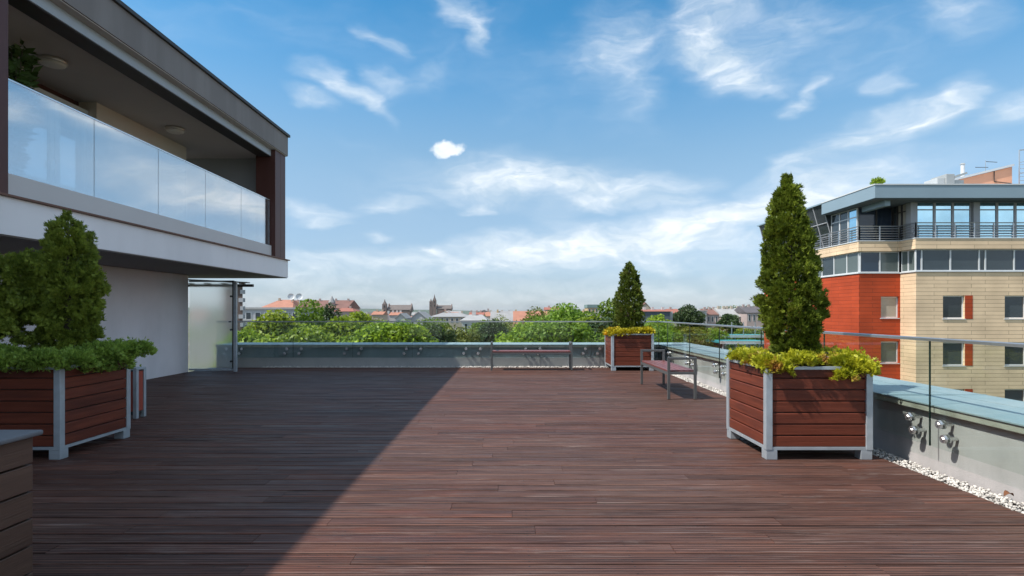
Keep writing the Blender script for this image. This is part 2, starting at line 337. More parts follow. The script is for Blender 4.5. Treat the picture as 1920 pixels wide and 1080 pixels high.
def thing(name, label, cat, loc=(0, 0, 0), group=None):
    o = bpy.data.objects.new(name, None); o.empty_display_size = .2; COL.objects.link(o); o.location = loc
    o['label'] = label; o['category'] = cat
    if group: o['group'] = group
    return o
def tag(o, label, cat, group=None):
    o['label'] = label; o['category'] = cat
    if group: o['group'] = group
    return o
def kids(o): return [c for c in bpy.data.objects if c.parent == o]
def copy_tree(o, parent=None):
    c = o.copy(); COL.objects.link(c); c.parent = parent
    for ch in kids(o): copy_tree(ch, c)
    return c
def at(u, v, Y): return Vector(((u - 960) / F * Y, Y, H + (HZ - v) / F * Y))

def np_mesh(name, V, quads, material, parent=None):
    """Fast mesh of quads from numpy arrays (local coordinates)."""
    me = bpy.data.meshes.new(name); n = len(quads)
    me.vertices.add(len(V)); me.vertices.foreach_set('co', np.asarray(V, np.float32).ravel())
    me.loops.add(n * 4); me.loops.foreach_set('vertex_index', np.asarray(quads, np.int32).ravel())
    me.polygons.add(n); me.polygons.foreach_set('loop_start', np.arange(0, n * 4, 4, dtype=np.int32))
    me.update(calc_edges=True); me.validate()
    me.materials.append(MATS[material] if isinstance(material, str) else material)
    ob = bpy.data.objects.new(name, me); COL.objects.link(ob); ob.parent = parent
    return ob
def unit(a): return a / (np.linalg.norm(a, axis=1, keepdims=True) + 1e-9)
def blades(C, D, S, length, width, rng):
    """One diamond leaf per row: base C, direction D, side S."""
    l = (length * rng.uniform(.7, 1.3, len(C)))[:, None]; w = (width * rng.uniform(.7, 1.3, len(C)))[:, None]
    Nn = np.cross(D, S)
    V = np.stack([C, C + D*l*.5 + S*w*.5 + Nn*w*.12, C + D*l, C + D*l*.5 - S*w*.5 + Nn*w*.12], 1).reshape(-1, 3)
    return V, np.arange(len(V)).reshape(-1, 4)
def fans(C, D, length, width, k, spread, rng, flat=None):
    """k blades per spray, fanned in a random plane that holds D."""
    n = len(C); r = unit(rng.normal(size=(n, 3)))
    if flat is not None: r = unit(r * (1 - flat) + np.array([0, 0, 1.0]) * flat)
    S = unit(np.cross(D, r)); Vs = []
    for i in range(k):
        a = (i - (k-1)/2) / max(1, (k-1)/2) * spread
        d = unit(D*math.cos(a) + S*math.sin(a) + rng.normal(size=(n, 3))*.12)
        s = unit(np.cross(d, np.cross(D, S)))
        V, _ = blades(C, d, s, np.full(n, length*(1 - .25*abs(a)/max(spread, .01))), np.full(n, width), rng); Vs.append(V)
    V = np.concatenate(Vs); return V, np.arange(len(V)).reshape(-1, 4)

# ------------------------------------------------------------------ materials
mat_deck('deck_boards')
mat('plaster_grey', (.84, .82, .86), .85, .07, .8, bump=.3, bscale=120, col2=(.76, .745, .78), c2scale=.6, c2stretch=(1, 1, .35))
mat('slab_paint', (.90, .885, .90), .7, .05, .6, bump=.1, bscale=90, col2=(.83, .815, .83), c2scale=.7, c2stretch=(1, 1, .25))
mat('fascia_grey', (.22, .20, .19), .6, .08, .5, col2=(.26, .24, .23), c2scale=1.4, c2stretch=(1, 1, .12), spec=.2)
mat('beam_grey', (.42, .47, .51), .5, .05, .5)
mat('dark_trim', (.05, .047, .045), .5, .1)
mat('soffit_dark', (.58, .55, .53), .8, .06, .8)
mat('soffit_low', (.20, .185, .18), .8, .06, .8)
mat('plaster_beige', (.74, .64, .55), .9, .05, 1, bump=.2, bscale=100)
mat('brown_panel', (.092, .034, .027), .45, .18, 2, vstretch=(1, 1, .3))
mat('cap_brown', (.17, .085, .06), .55, .2, 4)
mat('white_frame', (.72, .73, .73), .4, .04)
mat('lamp_glass', (.78, .76, .70), .35, .04)
mat('lamp_metal', (.55, .52, .48), .35, .05, metal=.6)
mat('steel', (.60, .60, .60), .25, .08, 20, metal=.85)
mat('rail_steel', (.50, .51, .53), .32, .06, 10, metal=.8)
mat('bench_steel', (.125, .128, .128), .45, .1, 8, metal=.35)
mat('galvanised', (.42, .47, .51), .42, .14, 9, metal=.35, bump=.08, bscale=30)
mat('planter_wood', (.148, .038, .021), .5, spec=.2, var=.28, vscale=1.2, vstretch=(1, 1, 26), bump=.3, bscale=3, bstretch=(1, 1, 40), island=.20, col2=(.10, .028, .018), c2scale=.9, c2stretch=(1, 1, 6))
mat('bench_wood', (.165, .050, .043), .38, .25, 1.2, vstretch=(1, 18, 18), island=.22, bump=.2, bscale=4, bstretch=(1, 20, 20))
mat('box_wood', (.085, .050, .036), .5, .25, 1.2, vstretch=(1, 1, 22), island=.18, bump=.3, bscale=3, bstretch=(1, 1, 36))
mat('box_cap', (.13, .14, .155), .6, .15, 4, bump=.15, bscale=60)
mat('bin_red', (.36, .07, .045), .45, .15, 3)
mat('soil', (.035, .026, .02), .95, .3, 12, bump=.8, bscale=30)
mat('coping_metal', (.275, .365, .395), .42, .12, .9, col2=(.38, .45, .465), c2scale=2.2, c2edge=(.45, .75), spec=.5, bump=.05, bscale=6)
mat('coping_edge', (.40, .40, .34), .85, .16, 5, col2=(.27, .27, .22), c2scale=4, c2edge=(.52, .68), bump=.3, bscale=60)
mat('parapet_wall', (.50, .475, .47), .9, .08, 1.5, col2=(.40, .385, .38), c2scale=1.6, c2stretch=(1, 1, .5), bump=.35, bscale=80)
mat('plinth', (.42, .41, .395), .8, .1, 2, col2=(.35, .345, .335), c2scale=2)
mat('parapet_sheet', (.24, .285, .30), .6, .10, 1.2, col2=(.205, .25, .265), c2scale=1.4, c2stretch=(1, 1, .4), bump=.2, bscale=60)
mat('pebble', (.56, .53, .49), .8, .12, 30, island=.35)
mat('glass_edge', (.015, .035, .03), .2, .1)
mat('dry_leaf', (.16, .065, .03), .7, .3, 30)
mat('bark', (.11, .085, .065), .9, .3, 6, vstretch=(1, 1, .2), bump=.6, bscale=20)
mat_glass('rail_glass', (.935, .968, .952), 1.48, .85, 0.0)
mat_glass('balcony_glass', (.78, .85, .88), 1.9, 1.0, .42, .14, (.86, .88, .90))
def mat_frosted():
    m = bpy.data.materials.new('frosted_glass'); MATS['frosted_glass'] = m; m.use_nodes = True
    nt = m.node_tree; nt.nodes.clear(); N = nt.nodes.new; L = nt.links.new; out = N('ShaderNodeOutputMaterial')
    rf = N('ShaderNodeBsdfRefraction'); rf.inputs['Color'].default_value = (.98, .99, .99, 1); rf.inputs['Roughness'].default_value = .6; rf.inputs['IOR'].default_value = 1.03
    tl = N('ShaderNodeBsdfTranslucent'); tl.inputs[0].default_value = (.97, .98, .98, 1); df = N('ShaderNodeBsdfDiffuse'); df.inputs[0].default_value = (.93, .95, .95, 1)
    a = N('ShaderNodeMixShader'); a.inputs[0].default_value = .3; L(tl.outputs[0], a.inputs[1]); L(df.outputs[0], a.inputs[2])
    b = N('ShaderNodeMixShader'); b.inputs[0].default_value = .2; L(rf.outputs[0], b.inputs[1]); L(a.outputs[0], b.inputs[2]); L(b.outputs[0], out.inputs[0])
mat_frosted()
mat_glass('clear_glass', (.97, .985, .98), 1.45, .8, 0.0)
def mat_pane(name, col, rough=.06, metal=.0, spec=.7, var=.15):
    return mat(name, col, rough, var, .7, metal=metal, spec=spec, bump=.015, bscale=1.2)
mat_pane('pane_dark', (.035, .045, .05))
mat_pane('pane_slate', (.045, .06, .07), .12)
mat_pane('pane_green', (.10, .125, .12), .15)
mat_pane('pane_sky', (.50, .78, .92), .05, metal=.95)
mat_pane('pane_navy', (.02, .035, .06), .08)
mat_pane('pane_blind', (.38, .35, .29), .35)
mat_cladding('clad_cream', (.76, .57, .375), (.24, .17, .11), .06)
mat_cladding('clad_red', (.44, .066, .022), (.16, .03, .014), .08)
mat('roof_fascia', (.235, .32, .375), .4, .05, .4, spec=.5)
mat('white_trim', (.60, .62, .63), .5, .05)
mat('orange_plaster', (.80, .40, .25), .85, .06, 1)
mat('unit_pale', (.45, .47, .47), .5, .08, 2)
mat('alu_unit', (.34, .36, .36), .45, .08, 2)
mat('ground', (.10, .115, .06), .95, .35, .02, col2=(.16, .15, .14), c2scale=.012)
mat('road_asphalt', (.06, .06, .062), .9, .15, .5)

# far town palette
for n_, c_ in dict(wall_white=(.52, .51, .50), wall_cream=(.44, .38, .30), wall_pink=(.40, .32, .295), wall_grey=(.36, .37, .39), wall_brick=(.26, .115, .085),
                   wall_brown=(.19, .145, .13), wall_slate=(.10, .125, .15), wall_ochre=(.48, .36, .2)).items(): mat(n_, c_, .85, .1, .3)
for n_, c_ in dict(roof_red=(.32, .125, .09), roof_orange=(.40, .185, .125), roof_grey=(.30, .30, .30), roof_dark=(.11, .10, .105), roof_brown=(.20, .105, .085),
                   roof_pale=(.34, .34, .335), roof_green=(.18, .26, .25)).items(): mat(n_, c_, .8, .16, .5)
mat('roof_church', (.16, .135, .125), .85, .15, .3)
mat('turquoise', (.05, .34, .40), .4, .15, .6)
mat('far_hill', (.075, .105, .075), .95, .3, .004)
mat('window_far', (.04, .05, .06), .25, .1)
# ------------------------------------------------------------------ SETTING: ground, hills, deck
def build_setting():
    g = MB(); n = 64; rad = 9000
    g.add([(0, 0, -14)] + [(rad*math.cos(2*math.pi*i/n), rad*math.sin(2*math.pi*i/n), -14) for i in range(n)], [(0, i+1, (i+1)%n+1) for i in range(n)])
    g.build('ground', 'ground', kind='structure')
    r = random.Random(5)
    h = MB()                                           # a ring of low hills round the town
    m = 220; prof = []
    ph = [r.uniform(0, 6.28) for _ in range(9)]
    for i in range(m):
        t = 2*math.pi*i/m
        hh = 44 + 9*math.sin(3*t+ph[0]) + 8*math.sin(7*t+ph[1]) + 6*math.sin(17*t+ph[2]) + 3*math.sin(41*t+ph[3])
        prof.append((t, hh))
    vs = []
    for (t, hh) in prof:
        for (rr, k) in ((4300, 0), (4900, .45), (5600, .8), (6400, 1.0), (7200, .7), (8000, 0)):
            vs.append((rr*math.sin(t), rr*math.cos(t), -14.5 + hh*k))
    fs = [(i*6+j, ((i+1)%m)*6+j, ((i+1)%m)*6+j+1, i*6+j+1) for i in range(m) for j in range(5)]
    h.add(vs, fs); h.build('hills', 'far_hill', smooth=True, kind='structure')
    # deck: real boards with gaps, laid across the view
    d = MB(); r = random.Random(11); pitch = .1525; gap = .013
    y = -4.0
    while y < 15.02:
        x = -7.85 - r.uniform(0, 3.0)
        while x < 3.67:
            ln = r.uniform(2.4, 4.2); a, b = max(x, -7.85), min(x + ln, 3.675)
            if b - a > .05:
                dz = r.uniform(-.0022, 0); tl = r.uniform(-.001, .001); y0, y1 = y + r.uniform(-.001, .002), y + pitch - gap + r.uniform(-.004, .003)
                e = .006; a2, b2 = a + .0015, b - .0015
                z = dz
                d.add([(a2,y0,-.03),(b2,y0,-.03),(b2,y1,-.03),(a2,y1,-.03),(a2,y0,z-e),(b2,y0,z-e),(b2,y1,z-e+tl),(a2,y1,z-e+tl),(a2,y0+e,z),(b2,y0+e,z),(b2,y1-e,z+tl),(a2,y1-e,z+tl)],
                      [(0,1,5,4),(1,2,6,5),(2,3,7,6),(3,0,4,7),(4,5,9,8),(5,6,10,9),(6,7,11,10),(7,4,8,11),(8,9,10,11)])
            x += ln
        y += pitch
    d.build('deck', 'deck_boards', kind='structure')
    MB().box(-7.85, 3.98, -4, 15.35, -.36, -.062).build('deck_base', 'soil', kind='structure')
    # white pebbles in the drainage strip
    rng = np.random.default_rng(3)
    ico = []
    t = (1 + 5**.5)/2
    iv = np.array([(-1,t,0),(1,t,0),(-1,-t,0),(1,-t,0),(0,-1,t),(0,1,t),(0,-1,-t),(0,1,-t),(t,0,-1),(t,0,1),(-t,0,-1),(-t,0,1)], float); iv /= np.linalg.norm(iv[0])
    it = [(0,11,5),(0,5,1),(0,1,7),(0,7,10),(0,10,11),(1,5,9),(5,11,4),(11,10,2),(10,7,6),(7,1,8),(3,9,4),(3,4,2),(3,2,6),(3,6,8),(3,8,9),(4,9,5),(2,4,11),(6,2,10),(8,6,7),(9,8,1)]
    V = []; Fc = []
    def peb(x, y, z, s):
        rot = Matrix.Rotation(rng.uniform(0, 6.28), 3, rng.normal(size=3)); sc = np.array([1, rng.uniform(.6, .9), rng.uniform(.5, .8)])*s
        P = (iv*sc) @ np.array(rot).T + np.array([x, y, z]); o = len(V)
        V.extend(map(tuple, P)); Fc.extend([(a+o, b+o, c+o) for a, b, c in it])
    for _ in range(7200):
        y = 1.2 + 14.0*rng.uniform(0, 1)**1.25; peb(rng.uniform(3.70, 3.955), y, -.052 + rng.uniform(0, .028), rng.uniform(.010, .019))
    for _ in range(2300):
        peb(rng.uniform(-6.6, 3.7), rng.uniform(15.06, 15.32), -.02 + rng.uniform(0, .03), rng.uniform(.013, .024))
    p = MB(); p.v = V; p.f = Fc; p.build('gravel', 'pebble', smooth=True, kind='stuff')
build_setting()

# ------------------------------------------------------------------ parapets with glass railings
ZC = .585
def parapets():
    # right-hand parapet, running away from the camera
    t = thing('parapet_wall', 'low rendered parapet along the right edge with wide pale blue metal coping', 'parapet', (3.98, 8, 0))
    MB().box(3.98, 4.80, -4, 16.2, -1.2, ZC - .075).build('wall', 'parapet_wall', t)
    MB().box(3.925, 4.92, -4, 16.35, ZC - .075, ZC - .012).build('coping_edge', 'coping_edge', t, bevel=.006)
    y = -4.0
    while y < 15.2:
        y1 = min(y + 2.0, 15.27)
        c = MB().box(3.912, 4.58, y + .003, y1 - .003, ZC - .0115, ZC); c.box(4.586, 4.935, y + .003, y1 - .003, ZC - .0115, ZC + .002)
        c.box(3.912, 4.935, y1 - .012, y1 + .012, ZC + .0022, ZC + .007)
        c.build('coping', 'coping_metal', t); y += 2.0
    # rear parapet
    b = thing('parapet_wall', 'low rendered parapet across the far end of the deck with pale blue coping', 'parapet', (-1.5, 15.35, 0))
    MB().box(-7.85, 3.975, 15.35, 16.2, -1.2, ZC - .075).build('wall', 'parapet_sheet', b)
    MB().box(-7.85, 3.93, 15.325, 15.349, -.3, .235).build('plinth', 'plinth', b, bevel=.004)
    MB().box(-7.85, 3.92, 15.295, 16.33, ZC - .075, ZC - .012).build('coping_edge', 'coping_edge', b, bevel=.006)
    x = -7.85
    while x < 3.9:
        x1 = min(x + 2.1, 3.905)
        c = MB().box(x + .003, x1 - .003, 15.282, 15.95, ZC - .0115, ZC); c.box(x + .003, x1 - .003, 15.956, 16.345, ZC - .0115, ZC + .002)
        c.box(x1 - .012, x1 + .012 if x1 < 3.9 else x1, 15.282, 16.345, ZC + .0022, ZC + .007)
        c.build('coping', 'coping_metal', b); x += 2.1
    # corner sheet
    MB().box(3.912, 4.935, 15.28, 16.345, ZC - .0115, ZC).build('coping', 'coping_metal', t)

def fixing(parent, p, axis):
    """Stainless point fixing: spacer, big round head on the deck side, small cap."""
    x, y, z = p
    m = MB()
    if axis == 'x':
        m.tube((x, y, z), (x + .105, y, z), .017, n=12); m.tube((x - .006, y, z), (x - .026, y, z), .041, .036, n=20); m.tube((x + .016, y, z), (x + .030, y, z), .041, n=20)
        m.tube((x - .026, y, z), (x - .034, y, z), .016, n=6)
    else:
        m.tube((x, y, z), (x, y + .105, z), .017, n=12); m.tube((x, y - .006, z), (x, y - .026, z), .041, .036, n=20); m.tube((x, y + .016, z), (x, y + .030, z), .041, n=20)
        m.tube((x, y - .026, z), (x, y - .034, z), .016, n=6)
    m.build('fixing', 'steel', parent, smooth=False)

def railings():
    XG = 3.865
    t = thing('glass_railing', 'frameless glass railing on the right parapet with thick grey handrail', 'glass railing', (XG, 8, ZC))
    js = [-1.88, -.075, 1.73, 3.535, 5.34, 7.145, 8.95, 10.755, 12.56, 14.365, 15.2]
    for a, b in zip(js[:-1], js[1:]):
        gp = MB().box(XG, XG + .014, a + .006, b - .006, .215, 1.195).build('glass_panel', 'rail_glass', t)
        MB().box(XG - .002, XG + .016, b - .0045, b - .0015, .213, 1.18).build('glass_edge', 'glass_edge', gp)
        if b - a > 1:
            for yy in (a + .20, b - .20):
                fixing(t, (XG, yy, .315), 'x'); fixing(t, (XG, yy + .055, .435), 'x')
    h = MB().prism([(XG - .016, 1.182), (XG + .030, 1.182), (XG + .030, 1.206), (XG + .024, 1.213), (XG - .010, 1.213), (XG - .016, 1.206)], 'y', -2.0, 15.2)
    h.build('handrail', 'rail_steel', t)
    YG = 15.235
    r = thing('glass_railing', 'frameless glass railing on the rear parapet in front of the trees', 'glass railing', (-1.5, YG, ZC))
    x = -7.80; js = [x, -7.368, -5.79]
    while js[-1] < 3.2: js.append(js[-1] + 1.578)
    js[-1] = 3.84
    for a, b in zip(js[:-1], js[1:]):
        gp = MB().box(a + .006, b - .006, YG, YG + .014, .245, 1.195).build('glass_panel', 'rail_glass', r)
        MB().box(b - .0045, b - .0015, YG - .002, YG + .016, .243, 1.18).build('glass_edge', 'glass_edge', gp)
        for xx in ((a + .19, b - .19) if b - a > 1.2 else (b - .19,)):
            fixing(r, (xx - .03, YG, .352), 'y'); fixing(r, (xx + .03, YG, .476), 'y')
    MB().prism([(-7.80, 1.182), (3.87, 1.182), (3.87, 1.21), (-7.80, 1.21)], 'y', YG - .012, YG + .026).build('handrail', 'rail_steel', r)
parapets(); railings()

# ------------------------------------------------------------------ terrace building on the left
def terrace_building():
    t = thing('terrace_building', 'grey rendered building on the left with a deep balcony under a flat roof', 'building', (-7.86, 6, 0))
    YB = -8.0; YE = 15.25
    MB().box(-12, -7.86, YB, 13.98, -.3, 2.354).build('wall', 'plaster_grey', t)
    MB().box(-12, -5.93, YB, YE, 2.356, 2.805).build('balcony_slab', 'slab_paint', t, bevel=.004)
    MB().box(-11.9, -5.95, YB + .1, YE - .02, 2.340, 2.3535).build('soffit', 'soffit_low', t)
    MB().box(-6.35, -5.885, YB, YE + .03, 2.806, 2.832).build('slab_cap', 'cap_brown', t, bevel=.003)
    MB().box(-6.17, -6.075, 6.845, 14.545, 2.834, 3.125).build('upstand', 'fascia_light', t)
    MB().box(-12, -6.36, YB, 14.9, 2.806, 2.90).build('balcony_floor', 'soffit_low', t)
    # roof: fascia, dark edge, beam, ceiling
    MB().box(-12.2, -5.93, YB, YE, 5.57, 6.075).build('roof', 'fascia_grey', t, bevel=.004)
    MB().box(-12.2, -5.885, YB, YE + .045, 6.077, 6.14).build('roof_edge', 'dark_trim', t)
    MB().box(-12.1, -5.95, YB + .1, YE - .02, 5.555, 5.5685).build('soffit', 'soffit_dark', t)
    MB().box(-6.42, -6.085, YB, 14.545, 5.385, 5.5535).build('beam', 'beam_grey', t, bevel=.004)
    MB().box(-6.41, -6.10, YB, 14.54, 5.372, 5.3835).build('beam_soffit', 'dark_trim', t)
    MB().box(-12, -6.422, YB, 15.1, 5.42, 5.553).build('ceiling', 'soffit_dark', t)
    # balcony rear wall with a door recess, end wall
    w = MB(); w.box(-8.2, -7.86, YB, 9.27, 2.902, 5.419); w.box(-8.2, -7.86, 10.9, 13.90, 2.902, 5.419)
    w.build('rear_wall', 'plaster_beige', t)
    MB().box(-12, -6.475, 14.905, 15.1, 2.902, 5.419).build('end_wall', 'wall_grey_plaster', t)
    MB().box(-8.4, -8.205, 9.0, 13.9, 2.902, 5.419).build('recess_wall', 'brown_panel', t)
    # brown clad posts
    for (y0, y1) in ((14.55, 14.87), (14.876, 15.20)):
        MB().box(-6.47, -5.98, y0, y1, 2.834, 5.553).build('post', 'brown_panel', t, bevel=.004)
    MB().box(-6.47, -5.98, 6.1, 6.84, 2.834, 5.553).build('post', 'brown_panel', t, bevel=.004)
    MB().box(-6.47, -5.98, -1.6, -.9, 2.834, 5.553).build('post', 'brown_panel', t, bevel=.004)
    # double balcony door
    d = MB()
    X = -8.10
    for (a, b) in ((9.275, 10.10), (10.16, 10.895)):
        d.box(X, X + .07, a, a + .085, 2.905, 5.18); d.box(X, X + .07, b - .085, b, 2.905, 5.18)
        d.box(X + .001, X + .069, a + .085, b - .085, 2.905, 3.02); d.box(X + .001, X + .069, a + .085, b - .085, 5.09, 5.18)
    d.box(X - .02, X + .09, 10.10, 10.16, 2.905, 5.18); d.box(X - .02, X + .09, 9.275, 10.895, 5.182, 5.25)
    df = d.build('door_frame', 'white_frame', t, bevel=.004)
    for (a, b) in ((9.361, 10.014), (10.246, 10.809)):
        MB().box(X + .02, X + .04, a, b, 3.021, 5.089).build('pane', 'pane_door', df)
    MB().box(X + .071, X + .11, 10.03, 10.06, 3.95, 4.10).build('handle', 'steel', df)
    # glass balustrade: a thing of its own
    g = thing('balcony_balustrade', 'bluish reflecting glass balustrade along the balcony front', 'balustrade', (-6.1, 10.7, 3.1))
    ys = [6.86, 8.42, 9.95, 11.48, 12.99, 14.52]
    for a, b in zip(ys[:-1], ys[1:]):
        MB().box(-6.125, -6.108, a + .006, b - .006, 2.95 + .178, 4.262).build('glass_panel', 'balcony_glass', g)
    MB().box(-6.13, -6.103, 6.86, 14.52, 4.263, 4.283).build('top_rail', 'rail_bright', g)
    ys2 = [-.85, .7, 2.25, 3.8, 5.35, 6.08]
    for a, b in zip(ys2[:-1], ys2[1:]):
        MB().box(-6.125, -6.108, a + .006, b - .006, 2.84, 4.262).build('glass_panel', 'balcony_glass', g)
    # ceiling lamps
    for (x, y, lab) in ((-7.22, 9.06, 'round flat ceiling lamp on the balcony, the one above the balcony door'), (-7.27, 12.43, 'round flat ceiling lamp on the balcony, above the plain beige wall')):
        l = thing('ceiling_lamp', lab, 'ceiling lamp', (x, y, 5.42), 'balcony ceiling lamps')
        MB().lathe([(.185, -.0), (.19, -.02), (.19, -.055), (.175, -.062)], x, y, 28, base=5.419).build('lamp_rim', 'lamp_metal', l, smooth=True)
        MB().lathe([(.172, -.060), (.16, -.085), (.11, -.105), (.03, -.112)], x, y, 28, base=5.419).build('diffuser', 'lamp_glass', l, smooth=True)
mat('fascia_light', (.62, .61, .61), .6, .05, .8)
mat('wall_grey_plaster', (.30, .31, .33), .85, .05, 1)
mat('rail_bright', (.75, .77, .79), .25, .03, metal=.7)
mat_pane('pane_door', (.75, .80, .84), .05, metal=.95)
terrace_building()

# frosted glass screen closing the gap beside the building
def frosted_screen():
    t = thing('frosted_screen', 'tall frosted glass privacy screen standing beside the grey building wall', 'privacy screen', (-7.3, 14.0, 0))
    gp = MB().box(-7.84, -6.80, 14.0, 14.014, .09, 2.17).build('glass_panel', 'frosted_glass', t)
    gp.data.materials.append(MATS['clear_glass'])           # etched on the near face only
    for p in gp.data.polygons: p.material_index = 0 if p.normal.y < -.5 else 1
    f = MB(); f.box(-6.755, -6.69, 13.965, 14.04, 0.0, 2.20); t1 = f.build('post', 'galvanised', t, bevel=.003)
    MB().box(-7.85, -6.757, 13.98, 14.03, 2.18, 2.215).build('top_rail', 'dark_trim', t)
    MB().box(-7.85, -6.757, 13.98, 14.03, .03, .075).build('bottom_rail', 'galvanised', t)
    MB().box(-6.797, -6.758, 13.99, 14.025, .075, 2.18).build('edge_strip', 'dark_trim', t)
    for z in (1.83, 1.02, .25):
        MB().tube((-6.82, 13.965, z), (-6.82, 14.0, z), .024, n=12).build('clamp', 'dark_trim', t)
    MB().box(-6.86, -6.80, 13.94, 13.955, 1.20, 1.23).build('handle', 'dark_trim', t)
frosted_screen()

# ------------------------------------------------------------------ planters
def make_planter(loc, label):
    W = 1.05; h = W/2
    t = thing('planter', label, 'planter', loc, 'square timber planters in grey metal frames')
    x, y, z = loc
    ph = .113; z0 = .125
    for s in range(4):
        m = MB(); r = random.Random(s + 4)
        for k in range(7):
            a, b = z0 + k*ph, z0 + (k+1)*ph - .009; ex = r.uniform(-.003, .003); lo, hi = -h + .06, h - .06; th0, th1 = h - .040, h - .014 + ex
            e = .006
            poly = [(th0, a), (th1 - e, a), (th1, a + e), (th1, b - e), (th1 - e, b), (th0, b)]
            if s == 0: m.prism([(-p, q) for p, q in poly], 'x', lo + x, hi + x); vs = m.v[-12:]; m.v[-12:] = [(a_, b_ + y, c_ + z) for a_, b_, c_ in vs]
            if s == 1: m.prism([(p, q) for p, q in poly], 'y', lo + y, hi + y); vs = m.v[-12:]; m.v[-12:] = [(a_ + x, b_, c_ + z) for a_, b_, c_ in vs]
            if s == 2: m.prism([(p, q) for p, q in poly], 'x', lo + x, hi + x); vs = m.v[-12:]; m.v[-12:] = [(a_, b_ + y, c_ + z) for a_, b_, c_ in vs]
            if s == 3: m.prism([(-p, q) for p, q in poly], 'y', lo + y, hi + y); vs = m.v[-12:]; m.v[-12:] = [(a_ + x, b_, c_ + z) for a_, b_, c_ in vs]
        m.build('side_panel', 'planter_wood', t)
    MB().box(x - h + .045, x + h - .045, y - h + .045, y + h - .045, z + .11, z + .80).build('liner', 'dark_trim', t)
    for sx in (-1, 1):
        for sy in (-1, 1):
            cx, cy = x + sx*(h - .0325), y + sy*(h - .0325)
            MB().box(cx - .0325, cx + .0325, cy - .0325, cy + .0325, z + .095, z + .915).build('post', 'galvanised', t, bevel=.004)
            cx, cy = x + sx*(h - .06), y + sy*(h - .06)
            MB().box(cx - .055, cx + .055, cy - .055, cy + .055, z, z + .094).build('foot', 'galvanised', t, bevel=.004)
    for zz, nm in ((.096, 'bottom_rail'), (.885, 'top_rail')):
        f = MB(); a = h - .066
        for sy in (-1, 1):
            f.box(x - a, x + a, y + sy*(h - .025) - .02, y + sy*(h - .025) + .02, z + zz, z + zz + .028); f.box(x + sy*(h - .025) - .02, x + sy*(h - .025) + .02, y - a, y + a, z + zz, z + zz + .028)
        f.build(nm, 'galvanised', t)
    MB().box(x - h + .067, x + h - .067, y - h + .067, y + h - .067, z + .80, z + .84).build('soil', 'soil', t)
    return t
PL = {'right': (3.015, 6.17, 0), 'left': (-4.955, 6.17, 0), 'back': (2.975, 14.72, 0)}
pr = make_planter(PL['right'], 'square timber planter nearest the right parapet, in full sun')
for key, lab in (('left', 'square timber planter in the shade before the grey building'), ('back', 'square timber planter in the far right corner of the deck')):
    c = copy_tree(pr); c.location = PL[key]; c['label'] = lab

# ------------------------------------------------------------------ conifers and ground-hugging junipers
mat_leaf('thuja_sunny', (.075, .12, .016), (.27, .35, .036), (.25, .17, .045), clump=3.0, transl=.24, c3edge=(.63, .77), c3scale=3.0)
mat_leaf('thuja_far', (.065, .10, .018), (.21, .27, .036), (.22, .14, .05), clump=3.0, transl=.2, c3edge=(.58, .72), c3scale=3.0)
mat_leaf('thuja_shade', (.13, .19, .032), (.36, .44, .065), None, clump=4.0, transl=.3)
mat_leaf('juniper_gold', (.28, .34, .018), (.68, .68, .04), (.50, .22, .07), clump=5.0, transl=.28, c3edge=(.58, .66), c3scale=3.4)
mat_leaf('juniper_yellow', (.36, .34, .015), (.70, .60, .03), (.75, .45, .02), clump=5.0, transl=.28, c3edge=(.55, .62), c3scale=1.6)
mat_leaf('juniper_green', (.13, .20, .035), (.36, .48, .085), None, clump=5.0, transl=.28)
mat('juniper_twig', (.14, .10, .085), .9, .3, 20)

